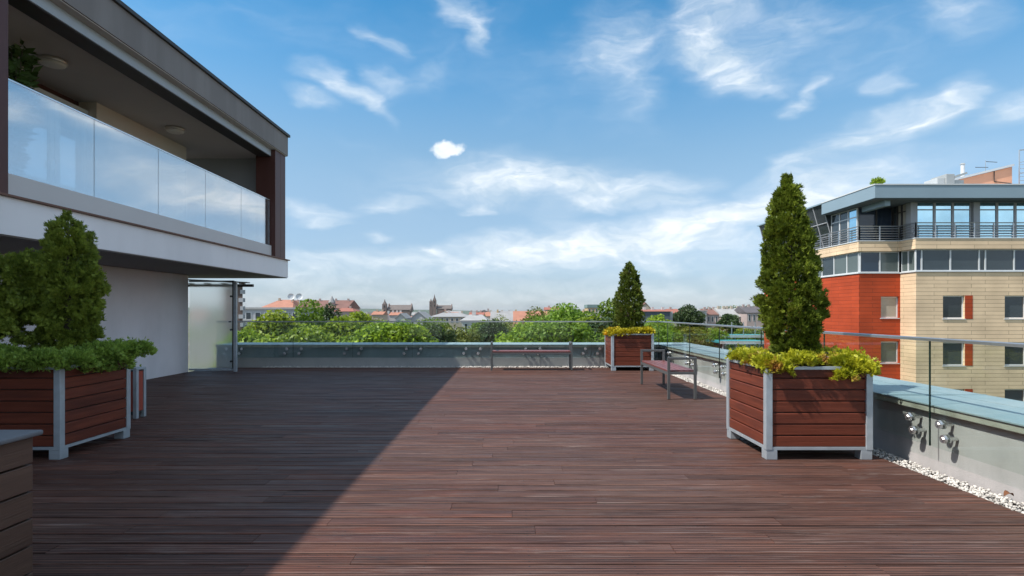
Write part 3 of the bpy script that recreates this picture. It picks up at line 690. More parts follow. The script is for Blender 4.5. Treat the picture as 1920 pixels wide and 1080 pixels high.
def conifer(label, base, prof, n, material, seed, lobes=(), lean=0.0, length=.075, width=.020, lump=.16):
    """prof: (height, radius); foliage is a shell of upright scale-leaf sprays with lumps and gaps over a trunk."""
    rng = np.random.default_rng(seed); x, y, z = base
    t = thing('conifer', label, 'conifer', base, 'clipped conifers in the planters')
    zs = np.array([p[0] for p in prof]); rs = np.array([p[1] for p in prof])
    top = zs[-1]
    MB().path([(x, y, z - .06), (x + lean*.4, y, z + .5*top), (x + lean*.95, y, z + .93*top)], [.045, .03, .008]).build('trunk', 'bark', t)
    # the shell is made of a few hundred tufts that stand out by different amounts, with gaps between them
    w = np.interp(np.linspace(0, top, 400), zs, rs) + .02; cdf = np.cumsum(w); cdf /= cdf[-1]
    def tufts(k): return np.interp(rng.uniform(0, 1, k), cdf, np.linspace(0, top, 400)), rng.uniform(0, 2*np.pi, k)
    area = float(w.mean()*2*np.pi*top); nt = int(area/.0105); tl = length*.95
    th, ta = tufts(nt); big = 1 + lump*np.sin(3*ta + th*4.1 + seed)*np.cos(th*6.3 + seed*2 + ta)
    tr = np.interp(th, zs, rs)*big*rng.uniform(.78, 1.06, nt) - .045
    size = rng.uniform(.6, 1.25, nt)*tl
    i = rng.integers(0, nt, int(n*.78)); m = len(i)
    loc = np.clip(rng.normal(size=(m, 3)), -1.5, 1.5)*size[i][:, None]*np.array([.55, .55, .80])
    out_ = np.stack([np.cos(ta[i]), np.sin(ta[i]), np.zeros(m)], 1)
    C = out_*np.maximum(tr[i], 0)[:, None] + np.array([0, 0, 1])*th[i][:, None] + loc + np.array([lean, 0, 0])*(th[i]/top)[:, None]
    D = out_*.75 + np.array([0, 0, .85]) + loc/size[i][:, None]*.35 + rng.normal(size=(m, 3))*.25
    h, a = tufts(n - m); rr = np.interp(h, zs, rs)*rng.uniform(.45, .82, n - m)
    C = np.concatenate([C, np.stack([rr*np.cos(a) + lean*h/top, rr*np.sin(a), h], 1)])
    D = np.concatenate([D, np.stack([np.cos(a)*.8, np.sin(a)*.8, np.full(n - m, .7)], 1) + rng.normal(size=(n - m, 3))*.35])
    for (lx, ly, lzz, lr, ln) in lobes:
        kt = max(8, ln//45); q = unit(rng.normal(size=(kt, 3))); tp = q*(lr*rng.uniform(.68, 1.08, kt))[:, None]*np.array([1, 1, 1.1]); j = rng.integers(0, kt, ln)
        lc = rng.normal(size=(ln, 3))*tl*.6
        C = np.concatenate([C, tp[j] + lc + np.array([lx, ly, lzz])]); D = np.concatenate([D, q[j]*.8 + np.array([0, 0, .55]) + rng.normal(size=(ln, 3))*.3])
    D = unit(D)
    # a few stray shoots
    far = rng.uniform(0, 1, len(C)) > .985
    C[far] += D[far]*rng.uniform(.0, .045, (far.sum(), 1))
    V, q = fans(C - D*length*.4, D, length, width, 5, .85, rng)
    np_mesh('foliage', V, q, material, t)
    return t
conifer('tall columnar conifer with sunlit golden-brown foliage in the right-hand planter', (3.015, 6.17, .86),
        [(0, .18), (.12, .215), (.28, .26), (.50, .325), (.73, .345), (.96, .315), (1.19, .285), (1.48, .25), (1.72, .205), (1.88, .135), (1.99, .06), (2.03, .02)], 20000, 'thuja_sunny', 1, lean=-.07, length=.045, width=.0120)
conifer('small slim conifer in the far corner planter', (2.975, 14.72, .86),
        [(0, .27), (.15, .33), (.51, .37), (.89, .34), (1.27, .29), (1.64, .17), (1.80, .08), (1.88, .02)], 7000, 'thuja_far', 2, lean=.03, length=.06, width=.019, lump=.2)
conifer('shaded dark green conifer with a drooping side lobe in the left planter', (-4.76, 6.17, .86),
        [(0, .12), (.16, .24), (.40, .32), (.70, .345), (.95, .33), (1.22, .275), (1.42, .21), (1.56, .12), (1.63, .03)], 20000, 'thuja_shade', 3,
        lobes=((-.20, -.08, .82, .32, 3500), (-.30, -.05, .62, .30, 3000), (-.36, -.12, .93, .31, 4500), (-.52, -.18, .62, .24, 2600), (-.22, -.2, .55, .26, 2300), (-.62, -.15, .42, .13, 700)), length=.040, width=.0105)

def juniper(label, loc, mounds, n, material, seed, length=.07, width=.018, grp='spreading shrubs in the planters'):
    """mounds: (dx, dy, dz, rx, ry, rz); sprays cover the upper side of every mound and spill over the planter edge."""
    rng = np.random.default_rng(seed); x, y, z = loc
    t = thing('spreading_shrub', label, 'shrub', loc, grp)
    tw = MB()
    for (dx, dy, dz, rx, ry, rz) in mounds:
        for _ in range(3):
            e = (x + dx + rng.uniform(-.5, .5)*rx, y + dy + rng.uniform(-.5, .5)*ry, z + dz + rz*.3)
            tw.path([(x + dx*.3, y + dy*.3, z + .84), ((x + dx*.3 + e[0])/2, (y + dy*.3 + e[1])/2, e[2] + .03), e], [.012, .009, .004], 6)
    tw.build('branches', 'juniper_twig', t)
    area = np.array([m[3]*m[4] + m[3]*m[5] for m in mounds]); cnt = (n*area/area.sum()).astype(int)
    Cs, Ds = [], []
    for (dx, dy, dz, rx, ry, rz), c in zip(mounds, cnt):
        q = unit(rng.normal(size=(c, 3))); q[:, 2] = np.where(q[:, 2] < -.35, -q[:, 2], q[:, 2])
        s = (1 - .35*rng.uniform(0, 1, c)**1.5) * (1 + .16*np.sin(q[:, 0]*9 + dx*20)*np.sin(q[:, 1]*8 + dy*17))
        Cs.append(q*s[:, None]*np.array([rx, ry, rz]) + np.array([dx, dy, dz]))
        Ds.append(q*np.array([1, 1, .7]) + np.array([0, 0, .45]) + rng.normal(size=(c, 3))*.35)
    C = np.concatenate(Cs); D = unit(np.concatenate(Ds))
    st = rng.uniform(0, 1, len(C)) > .93; C[st] += D[st]*rng.uniform(.01, .06, (st.sum(), 1))
    V, q = fans(C - D*length*.4, D, length, width, 5, .8, rng)
    np_mesh('foliage', V, q, material, t)
    return t
def ring(h, k, seed, top, over, sz, szz, skip=()):
    r = random.Random(seed); out = []
    for i in range(k):
        for s in range(4):
            if (s, i) in skip: continue
            u = -h + 2*h*(i + .5)/k + r.uniform(-.05, .05); o = h - .08 + over*r.uniform(.3, 1.2)
            px, py = ((u, -o), (o, u), (u, o), (-o, u))[s]
            out.append((px, py, top + r.uniform(-.05, .05), sz*r.uniform(.8, 1.25), sz*r.uniform(.8, 1.25), szz*r.uniform(.8, 1.3)))
    for _ in range(7): out.append((r.uniform(-.33, .33), r.uniform(-.33, .33), top + .015, .18, .18, .085))
    return out
mr_ = ring(.5, 4, 3, .925, .035, .15, .075, skip=((0, 2),))
mr_ += [(.40, -.50, .87, .19, .11, .09), (.24, -.54, .82, .12, .07, .08), (.50, -.30, .91, .15, .16, .09), (.30, -.42, .94, .17, .14, .08), (.42, -.25, .97, .16, .16, .08), (-.40, -.50, .88, .14, .10, .09)]
juniper('yellow-green spreading shrub with orange tips spilling over the sunny right planter', PL['right'], mr_, 15000, 'juniper_gold', 5, length=.042, width=.012)
juniper('bright yellow spreading shrub in the far corner planter', PL['back'], ring(.48, 4, 8, .93, .05, .16, .10), 5000, 'juniper_yellow', 6, .06, .02)
ml_ = ring(.5, 4, 9, .95, .06, .17, .12)
ml_ += [(.58, .0, .97, .19, .22, .12), (.62, .25, .99, .21, .22, .13), (.68, .40, 1.0, .19, .2, .12), (.55, -.35, .93, .18, .18, .13), (.62, .15, .86, .16, .2, .12), (.40, -.55, .92, .2, .14, .13), (.05, -.62, .92, .24, .16, .15), (-.3, -.66, .90, .25, .16, .16),
        (-.1, -.5, 1.02, .22, .2, .1), (.5, .05, 1.03, .2, .2, .1), (.3, -.5, .98, .22, .2, .1), (.6, -.1, .86, .12, .2, .12), (-.5, -.5, .9, .25, .2, .16)]
juniper('dark green spreading shrub overflowing the shaded left planter', PL['left'], ml_, 19000, 'juniper_green', 7, .038, .011)

# ------------------------------------------------------------------ benches
def make_bench(loc, label):
    x, y, z = loc; L_, D_ = 2.03, .48
    t = thing('bench', label, 'bench', loc, 'backless benches with square metal arms')
    s = .042
    for sx in (-1, 1):
        for sy in (-1, 1):
            cx, cy = x + sx*(L_/2 - s/2), y + sy*(D_/2 - s/2)
            MB().box(cx - s/2, cx + s/2, cy - s/2, cy + s/2, z + .004, z + .657).build('leg', 'bench_steel', t, bevel=.003)
        cx = x + sx*(L_/2 - s/2)
        MB().box(cx - s/2, cx + s/2, y - D_/2, y + D_/2, z + .658, z + .70).build('armrest', 'bench_steel', t, bevel=.003)
        MB().box(cx - s/2, cx + s/2, y - D_/2 + s + .001, y + D_/2 - s - .001, z + .415, z + .457).build('end_rail', 'bench_steel', t, bevel=.003)
    r = MB(); a = L_/2 - s - .001
    for sy in (-1, 1): r.box(x - a, x + a, y + sy*(D_/2 - .022) - .018, y + sy*(D_/2 - .022) + .018, z + .405, z + .447)
    r.build('seat_frame', 'bench_steel', t)
    m = MB(); k = 5; w = (D_ - .01)/k
    for i in range(k): m.box(x - a + .002, x + a - .002, y - D_/2 + .005 + i*w, y - D_/2 + .005 + (i+1)*w - .012, z + .449, z + .482)
    m.build('seat', 'bench_wood', t, bevel=.004)
    return t
b1 = make_bench((.485, 14.48, 0), 'backless bench standing lengthwise before the rear parapet')
b2 = copy_tree(b1); b2.location = (2.82, 10.55, 0); b2.rotation_euler.z = R(90); b2['label'] = 'backless bench standing lengthwise along the right parapet'

# ------------------------------------------------------------------ litter bin, storage box, dead leaf, balcony plant
def small_things():
    t = thing('litter_bin', 'narrow red litter bin in a grey metal frame behind the left planter', 'litter bin', (-5.2, 7.98, 0))
    x0, x1, y0, y1 = -5.52, -5.085, 7.80, 8.01
    for cx in (x0 + .025, x1 - .025):
        for cy in (y0 + .025, y1 - .025): MB().box(cx - .025, cx + .025, cy - .025, cy + .025, .003, .66).build('post', 'galvanised', t, bevel=.003)
    MB().box(x0, x1, y0, y1, .661, .69).build('lid', 'galvanised', t, bevel=.004)
    b = MB()
    for k in range(5):
        a = x0 + .055 + k*.07
        b.box(a, a + .064, y0 + .012, y0 + .03, .10, .64); b.box(a, a + .064, y1 - .03, y1 - .012, .10, .64)
    for k in range(2):
        a = y0 + .054 + k*.052
        b.box(x1 - .03, x1 - .012, a, a + .049, .10, .64); b.box(x0 + .012, x0 + .03, a, a + .049, .10, .64)
    b.build('body', 'bin_red', t)
    MB().box(x0 + .035, x1 - .035, y0 + .035, y1 - .035, .05, .655).build('inner_bucket', 'dark_trim', t)
    s = thing('storage_box', 'low brown timber box with a grey slab top in the near left corner', 'storage box', (-2.6, 1.9, 0))
    m = MB(); zt = .885; hgt = .131
    for k in range(7):
        a, b_ = k*hgt*.955 + .005, (k+1)*hgt*.955 - .003
        m.box(-2.24, -2.212, .6, 2.66, a, b_); m.box(-3.4, -2.241, 2.632, 2.66, a, b_)
    m.build('side_panel', 'box_wood', s, bevel=.003)
    MB().box(-3.4, -2.245, .6, 2.628, .0, .875).build('core', 'dark_trim', s)
    MB().box(-3.42, -2.185, .58, 2.69, .878, .902).build('top_slab', 'box_cap', s, bevel=.008)
    for zz in (.15, .27, .39, .51, .63, .75):
        pass
    # dead leaf on the pebbles
    lf = MB(); lx, ly = 3.88, 4.50; vs = []; fs = []
    for i in range(7):
        u = i/6; w = .030*math.sin(math.pi*(u*.92 + .04)); zz = .012 + .02*math.sin(u*3.1)
        vs += [(lx + .075*(u - .5), ly - w, zz + w*.5), (lx + .075*(u - .5), ly, zz), (lx + .075*(u - .5), ly + w, zz + w*.6)]
    for i in range(6): fs += [(3*i, 3*i+3, 3*i+4, 3*i+1), (3*i+1, 3*i+4, 3*i+5, 3*i+2)]
    lf.add(vs, fs); o = lf.build('dead_leaf', 'dry_leaf', smooth=True); tag(o, 'curled brown dead leaf on the white pebbles', 'leaf')
    sd = o.modifiers.new('thickness', 'SOLIDIFY'); sd.thickness = .001
    # leafy shrub in a pot on the balcony
    px, py, pz = -7.22, 8.30, 2.90
    p = thing('potted_plant', 'tall leafy potted plant behind the balcony glass beside the brown post', 'potted plant', (px, py, pz))
    MB().lathe([(.15, 0), (.20, .38), (.215, .40), (.19, .40), (.18, .36)], px, py, 24, base=pz).build('pot', 'plaster_grey', p, smooth=True)
    rng = np.random.default_rng(12); st = MB(); Cs, Ds = [], []
    for i in range(17):
        a = rng.uniform(0, 6.28); rr = rng.uniform(.08, .36); hh = rng.uniform(1.5, 2.42)
        top = np.array([rr*math.cos(a), rr*math.sin(a), hh]); mid = np.array([rr*.35*math.cos(a), rr*.35*math.sin(a), hh*.6])
        st.path([(px, py, pz + .34), (px + mid[0], py + mid[1], pz + mid[2]), (px + top[0], py + top[1], pz + top[2])], [.014, .009, .004], 6)
        k = 95; u = rng.uniform(.35, 1.04, k); P = np.where((u < .6)[:, None], mid*(u/.6)[:, None], mid + (top - mid)*((u - .6)/.4)[:, None])
        Cs.append(P); Ds.append(unit(rng.normal(size=(k, 3))*np.array([1, 1, .5]) + np.array([0, 0, .1])))
    st.build('stems', 'bark', p); C = np.concatenate(Cs); D = np.concatenate(Ds)
    S = unit(np.cross(D, rng.normal(size=D.shape))); V, q = blades(C, D, S, np.full(len(C), .17), np.full(len(C), .07), rng); np_mesh('foliage', V, q, 'plant_leaf', p)
mat_leaf('plant_leaf', (.05, .09, .02), (.10, .17, .04), None, clump=3, transl=.3)
small_things()

# ------------------------------------------------------------------ office building across the street, on the right
def cell_wall(mb, plane, c, th, a0, a1, z0, z1, holes):
    """Wall slab with openings. plane 'y': runs along x at y=c (front) .. c+th; plane 'x': runs along y."""
    As = sorted({a0, a1, *[h[0] for h in holes], *[h[1] for h in holes]}); Zs = sorted({z0, z1, *[h[2] for h in holes], *[h[3] for h in holes]})
    for a, b in zip(As[:-1], As[1:]):
        for p, q in zip(Zs[:-1], Zs[1:]):
            m, n = (a + b)/2, (p + q)/2
            if any(h[0] < m < h[1] and h[2] < n < h[3] for h in holes): continue
            if plane == 'y': mb.box(a, b, c, c + th, p, q)
            else: mb.box(c, c + th, a, b, p, q)
def office_building():
    XR, Y1, XC, Y2, XE = 23.2, 38.5, 25.95, 37.0, 46.0
    t = thing('office_building', 'cream and red clad office block with a set-back glazed top floor, on the right', 'building', (XR, Y2, -14))
    rows = [(1.02, 2.51), (-2.0, -.49), (-5.02, -3.51), (-8.04, -6.53)]
    wx = [27.68 + 3.97*k for k in range(5)]
    holes = [(x, x + 1.40, a, b) for x in wx for a, b in rows]
    m = MB(); cell_wall(m, 'y', Y2, .30, XC, XE, -14, 4.02, holes); m.box(XC, XC + .3, Y2 + .301, Y1 - .001, -14, 4.02); m.build('cream_wall', 'clad_cream', t)
    rh = [(24.66, 25.86, a + .03, b - .03) for a, b in rows]
    m = MB(); cell_wall(m, 'y', Y1, .30, XR, XC + .29, -14, 4.02, rh); m.box(XR, XR + .3, Y1 + .301, 53, -14, 4.02); m.build('red_wall', 'clad_red', t)
    panes = ['pane_dark', 'pane_slate', 'pane_dark', 'pane_slate']
    k = 0
    def window(x0, x1, y, z0, z1, pane, pr):
        f = MB(); w = .075; d0, d1 = y + .13, y + .20
        f.box(x0, x0 + w, d0, d1, z0, z1); f.box(x1 - w, x1, d0, d1, z0, z1); f.box(x0 + w, x1 - w, d0, d1, z0, z0 + w); f.box(x0 + w, x1 - w, d0, d1, z1 - w, z1)
        fo = f.build('window', 'white_frame', t)
        MB().box(x0 + w, x1 - w, y + .155, y + .175, z0 + w, z1 - w).build('pane', pane, fo)
        MB().box(x0 - .06, x1 + .03, y - .05, y + .129, z0 - .05, z0 - .004).build('sill', 'white_trim', fo)
    for i, x in enumerate(wx):
        for j, (a, b) in enumerate(rows):
            if j > 2 or i > 2: continue
            window(x, x + 1.40, Y2, a, b, panes[(i + j) % 4], True)
            MB().box(x + 1.41, x + 1.90, Y2 - .02, Y2 - .003, a - .01, b + .01).build('shutter_panel', 'clad_red', t)
    for j, (a, b) in enumerate(rows[:3]): window(24.66, 25.86, Y1, a + .03, b - .03, 'pane_blind' if j == 0 else 'pane_green', False)
    # ribbon of windows
    z0, z1 = 4.10, 5.48
    MB().box(XR - .06, XE, Y2 - .06, 53, 4.022, 4.098).build('ribbon_sill', 'white_trim', t) if False else None
    s = MB(); s.box(XC - .07, XE, Y2 - .07, Y2 + .3, 4.022, 4.098); s.box(XC - .07, XC + .3, Y2 + .301, Y1 - .07, 4.022, 4.098); s.box(XR - .07, XC - .071, Y1 - .07, Y1 + .3, 4.022, 4.098); s.box(XR - .07, XR + .3, Y1 + .301, 53, 4.022, 4.098)
    s.build('ribbon_sill', 'white_trim', t)
    def strip(plane, c, edges, z0, z1, mats, name='window', fw=.09, transom=None, fm='white_trim'):
        """Row of panes between mullions, on plane y=c facing -y or plane x=c facing -x."""
        for i, (a, b) in enumerate(zip(edges[:-1], edges[1:])):
            f = MB()
            def bx(a_, b_, p, q, d0, d1):
                if plane == 'y': f.box(a_, b_, c + d0, c + d1, p, q)
                else: f.box(c + d0, c + d1, a_, b_, p, q)
            bx(a, a + fw/2, z0, z1, 0, .10); bx(b - fw/2, b, z0, z1, 0, .10); bx(a + fw/2, b - fw/2, z0, z0 + .05, .002, .098); bx(a + fw/2, b - fw/2, z1 - .05, z1, .002, .098)
            if transom: bx(a + fw/2, b - fw/2, transom, transom + .07, .004, .096)
            fo = f.build(name, fm, t); f = MB(); bx(a + fw/2, b - fw/2, z0 + .05, z1 - .05, .04, .06); f.build('pane', mats[i % len(mats)], fo)
    strip('y', Y2 + .04, [25.97, 26.35, 28.2, 30.05, 30.45, 32.3, 34.15, 36.0, 37.9, 39.8, 41.7], z0, z1, ['pane_navy', 'pane_slate', 'pane_slate', 'pane_dark', 'pane_slate'])
    strip('x', XC + .04, [37.15, 37.8, 38.45], z0, z1, ['pane_green'])
    strip('y', Y1 + .04, [23.3, 24.62, 25.9], z0, z1, ['pane_navy', 'pane_green'])
    strip('x', XR + .04, [38.65, 40.0, 41.6, 43.2, 44.8, 46.4, 48.0, 49.6, 51.2, 52.8], z0, z1, ['pane_green', 'pane_green', 'pane_dark'])
    core = MB(); core.box(XC + .45, XE, Y2 + .45, 53, 4.1, 5.48); core.box(XR + .45, XC + .449, Y1 + .45, 53, 4.1, 5.48); core.build('core', 'wall_slate', t)
    # cornice band
    c = MB(); c.box(XC - .10, XE, Y2 - .10, Y2 + .6, 5.49, 6.16); c.box(XC - .10, XC + .6, Y2 + .601, Y1 - .101, 5.49, 6.16); c.box(XR - .10, XC - .101, Y1 - .10, Y1 + .6, 5.49, 6.16); c.box(XR - .10, XR + .6, Y1 + .601, 53.2, 5.49, 6.16)
    c.build('cornice', 'clad_cream', t)
    s = MB(); s.box(XC - .14, XE, Y2 - .14, Y2 + .6, 6.162, 6.22); s.box(XC - .14, XC + .6, Y2 + .601, Y1 - .141, 6.162, 6.22); s.box(XR - .14, XC - .141, Y1 - .14, Y1 + .6, 6.162, 6.22); s.box(XR - .14, XR + .6, Y1 + .601, 53.2, 6.162, 6.22)
    s.build('cornice_cap', 'white_trim', t)
    MB().box(XR + .601, XE, Y1 + .601, 53, 5.6, 6.18).build('terrace_floor', 'wall_grey', t)
    # glazed top floor
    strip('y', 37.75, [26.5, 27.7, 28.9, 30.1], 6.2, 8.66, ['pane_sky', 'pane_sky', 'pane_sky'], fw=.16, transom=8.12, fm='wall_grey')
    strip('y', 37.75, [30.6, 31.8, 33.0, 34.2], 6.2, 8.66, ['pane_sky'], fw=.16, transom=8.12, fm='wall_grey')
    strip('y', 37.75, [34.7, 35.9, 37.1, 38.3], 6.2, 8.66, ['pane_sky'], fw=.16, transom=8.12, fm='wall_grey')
    for x in (26.05, 30.15, 34.25, 38.35): MB().box(x, x + .40, 37.62, 38.1, 6.2, 8.67).build('column', 'wall_grey', t)
    strip('x', 26.1, [38.11, 38.6, 39.05, 39.49], 6.2, 8.66, ['pane_blind', 'pane_blind', 'pane_dark'], fw=.16, transom=8.1, fm='dark_trim')
    strip('y', 39.5, [23.76, 25.0, 26.08], 6.2, 8.60, ['pane_navy', 'pane_navy'], fw=.1, fm='dark_trim')
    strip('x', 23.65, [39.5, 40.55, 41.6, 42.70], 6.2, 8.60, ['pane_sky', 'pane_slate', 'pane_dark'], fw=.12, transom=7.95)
    core = MB(); core.box(26.6, XE, 38.2, 53, 6.2, 8.66); core.box(24.1, 26.59, 40.7, 53, 6.2, 8.60); core.build('core', 'wall_slate', t)
    # flat roof with deep metal fascia
    MB().box(23.0, XE + .6, 36.5, 42.8, 8.68, 9.50).build('roof', 'roof_fascia', t, bevel=.01)
    MB().box(22.96, XE + .6, 36.46, 42.84, 9.502, 9.57).build('roof_edge', 'white_trim', t)
    MB().box(23.1, XE + .5, 36.6, 42.7, 8.62, 8.678).build('soffit', 'wall_slate', t)
    MB().box(23.95, 24.30, 37.0, 39.45, 8.28, 8.618).build('beam', 'roof_fascia', t)
    # leaning glass wing further back
    g = MB(); g.add([(23.1, 42.81, 9.45), (23.1, 53.8, 9.45), (24.0, 53.8, 6.2), (24.0, 42.81, 6.2), (26, 42.81, 9.45), (26, 53.8, 9.45), (26, 53.8, 6.2), (26, 42.81, 6.2)],
                    [(0, 3, 2, 1), (4, 5, 6, 7), (0, 4, 7, 3), (1, 2, 6, 5), (0, 1, 5, 4), (3, 7, 6, 2)])
    g.build('glass_wing', 'pane_dark', t)
    f = MB()
    for i in range(9):
        y = 42.85 + i*1.36; f.tube((23.08, y, 9.45), (23.98, y, 6.2), .035, n=6)
    for zz in (7.1, 8.1): 
        x = 24.0 - (zz - 6.2)/3.25*.9 - .03; f.tube((x, 42.85, zz), (x, 53.8, zz), .035, n=6)
    f.build('wing_mullions', 'wall_grey', t)
    MB().box(22.98, 26.2, 42.85, 54.0, 9.46, 9.56).build('wing_roof', 'roof_fascia', t)
    # balcony railing of horizontal bars
    r = thing('balcony_railing', 'grey railing of horizontal bars round the glazed top floor of the office block', 'railing', (XR, Y2, 6.2))
    runs = [((XC, Y2 + .02), (XE, Y2 + .02)), ((XC, Y2 + .02), (XC, Y1 + .02)), ((XR + .02, Y1 + .02), (XC, Y1 + .02)), ((XR + .02, Y1 + .02), (XR + .02, 53))]
    for (a, b) in runs:
        bars = MB(); posts = MB(); ln = math.dist(a, b)
        for k in range(6): bars.tube((*a, 6.36 + k*.165), (*b, 6.36 + k*.165), .026 if k < 5 else .036, n=6)
        n = max(1, round(ln/1.25))
        for i in range(n + 1):
            x, y = a[0] + (b[0] - a[0])*i/n, a[1] + (b[1] - a[1])*i/n
            MB().box(x - .03, x + .03, y - .03, y + .03, 6.222, 7.2).build('post', 'rail_steel', r)
        bars.build('bars', 'rail_steel', r)
office_building()

def rooftop_things():
    t = thing('stair_tower', 'salmon rendered rooftop block with a sloping white edge on the office roof', 'rooftop block', (34, 44, 9.5))
    MB().prism([(30, 9.3), (38.2, 9.3), (38.2, 12.55), (30, 10.55)], 'y', 44, 49).build('wall', 'orange_plaster', t)
    MB().prism([(29.9, 10.53), (38.25, 12.58), (38.25, 12.74), (29.9, 10.69)], 'y', 43.85, 49.1).build('roof', 'white_trim', t)
    m = MB(); m.tube((36.8, 43.95, 12.2), (36.8, 43.95, 11.4), .03, n=6); m.tube((36.8, 43.95, 11.4), (38.1, 43.95, 11.25), .03, n=6); m.build('pipe', 'dark_trim', t)
    MB().box(26.5, 46, 42.86, 50, 9.0, 9.3).build('lower_roof', 'wall_grey', t)
    u = thing('ventilation_unit', 'pale metal ventilation unit with a slanted hood on the office roof', 'ventilation unit', (30.3, 40.2, 9.57))
    MB().box(29.45, 30.0, 39.9, 41.2, 9.60, 10.75).build('intake_box', 'unit_pale', u, bevel=.03)
    MB().box(30.003, 30.6, 39.8, 41.3, 9.60, 11.0).build('fan_box', 'alu_unit', u, bevel=.03)
    MB().prism([(30.603, 9.65), (31.3, 9.65), (31.3, 10.6), (30.603, 10.6)], 'y', 39.9, 41.2).build('duct', 'alu_unit', u)
    MB().prism([(30.62, 10.70), (31.45, 11.0), (31.40, 11.12), (30.55, 10.86)], 'y', 39.75, 41.3).build('hood', 'alu_unit', u)
    MB().box(29.3, 31.4, 40.0, 41.1, 9.571, 9.598).build('base_rail', 'dark_trim', u)
    c = thing('roof_ladder', 'galvanised caged ladder rising beside the salmon rooftop block', 'ladder', (38.7, 43.6, 9.3))
    s = MB()
    for x in (38.4, 39.1): s.tube((x, 43.6, 9.3), (x, 43.6, 13.7), .045, n=6)
    s.tube((38.4, 43.6, 13.7), (39.1, 43.6, 13.75), .04, n=6); s.build('stringers', 'steel', c)
    s = MB()
    for k in range(11): s.tube((38.4, 43.6, 9.6 + k*.3), (39.1, 43.6, 9.6 + k*.3), .02, n=5)
    s.build('rungs', 'steel', c)
    s = MB()
    for k in range(4):
        z = 10.2 + k*.85; q = [(38.4 + .35*(1 - math.cos(a)), 43.6 - .6*math.sin(a), z) for a in [math.pi*i/8 for i in range(9)]]
        s.path(q, [.022]*9, 5)
    for i in (2, 4, 6): 
        a = math.pi*i/8; s.tube((38.4 + .35*(1 - math.cos(a)), 43.6 - .6*math.sin(a), 9.9), (38.4 + .35*(1 - math.cos(a)), 43.6 - .6*math.sin(a), 13.0), .022, n=5)
    s.build('cage', 'steel', c)
    a = thing('roof_antenna', 'thin antenna with cross arms on the sloping edge of the salmon block', 'antenna', (37.0, 45, 12.3))
    MB().tube((37.0, 45, 12.2), (37.0, 45, 13.3), .025, n=6).build('mast', 'steel', a)
    s = MB(); s.tube((36.2, 45, 12.75), (37.2, 45, 12.75), .025, n=5); s.tube((37.0, 45, 13.2), (37.9, 45, 13.15), .025, n=5); s.build('arms', 'dark_trim', a)
    ch = thing('roof_vent_pipe', 'short pale vent pipe above the sloping edge of the salmon block', 'vent pipe', (35.6, 45.5, 11.8))
    MB().tube((35.6, 45.5, 11.6), (35.6, 45.5, 13.1), .14, n=10).build('pipe', 'white_trim', ch); MB().tube((35.6, 45.5, 13.101), (35.6, 45.5, 13.2), .2, .12, n=10).build('cap', 'alu_unit', ch)
    rng = np.random.default_rng(4); p = thing('roof_shrub', 'small green shrub poking up behind the front corner of the office roof', 'shrub', (24.1, 38, 9.57))
    MB().path([(24.1, 38, 9.56), (24.1, 38, 9.9)], [.04, .02]).build('stem', 'bark', p)
    C = unit(rng.normal(size=(420, 3)))*rng.uniform(.1, .5, (420, 1))*np.array([.8, .8, .62]) + np.array([0, 0, .42]); D = unit(C - np.array([0, 0, .2]) + rng.normal(size=C.shape)*.2)
    V, q = fans(C, D, .16, .05, 3, .7, rng); np_mesh('foliage', V, q, 'leaf_bright', p)
mat_leaf('leaf_bright', (.085, .15, .013), (.40, .51, .030), None, clump=.7, transl=.36)
mat_leaf('leaf_mid', (.09, .17, .018), (.25, .36, .036), None, clump=.6, transl=.4)
mat_leaf('leaf_deep', (.028, .055, .018), (.070, .110, .030), None, clump=.6, transl=.25)
mat_leaf('leaf_olive', (.10, .13, .024), (.25, .28, .05), None, clump=.6, transl=.28)
mat_leaf('leaf_far', (.05, .085, .024), (.13, .18, .042), None, clump=.3, transl=.2)
rooftop_things()

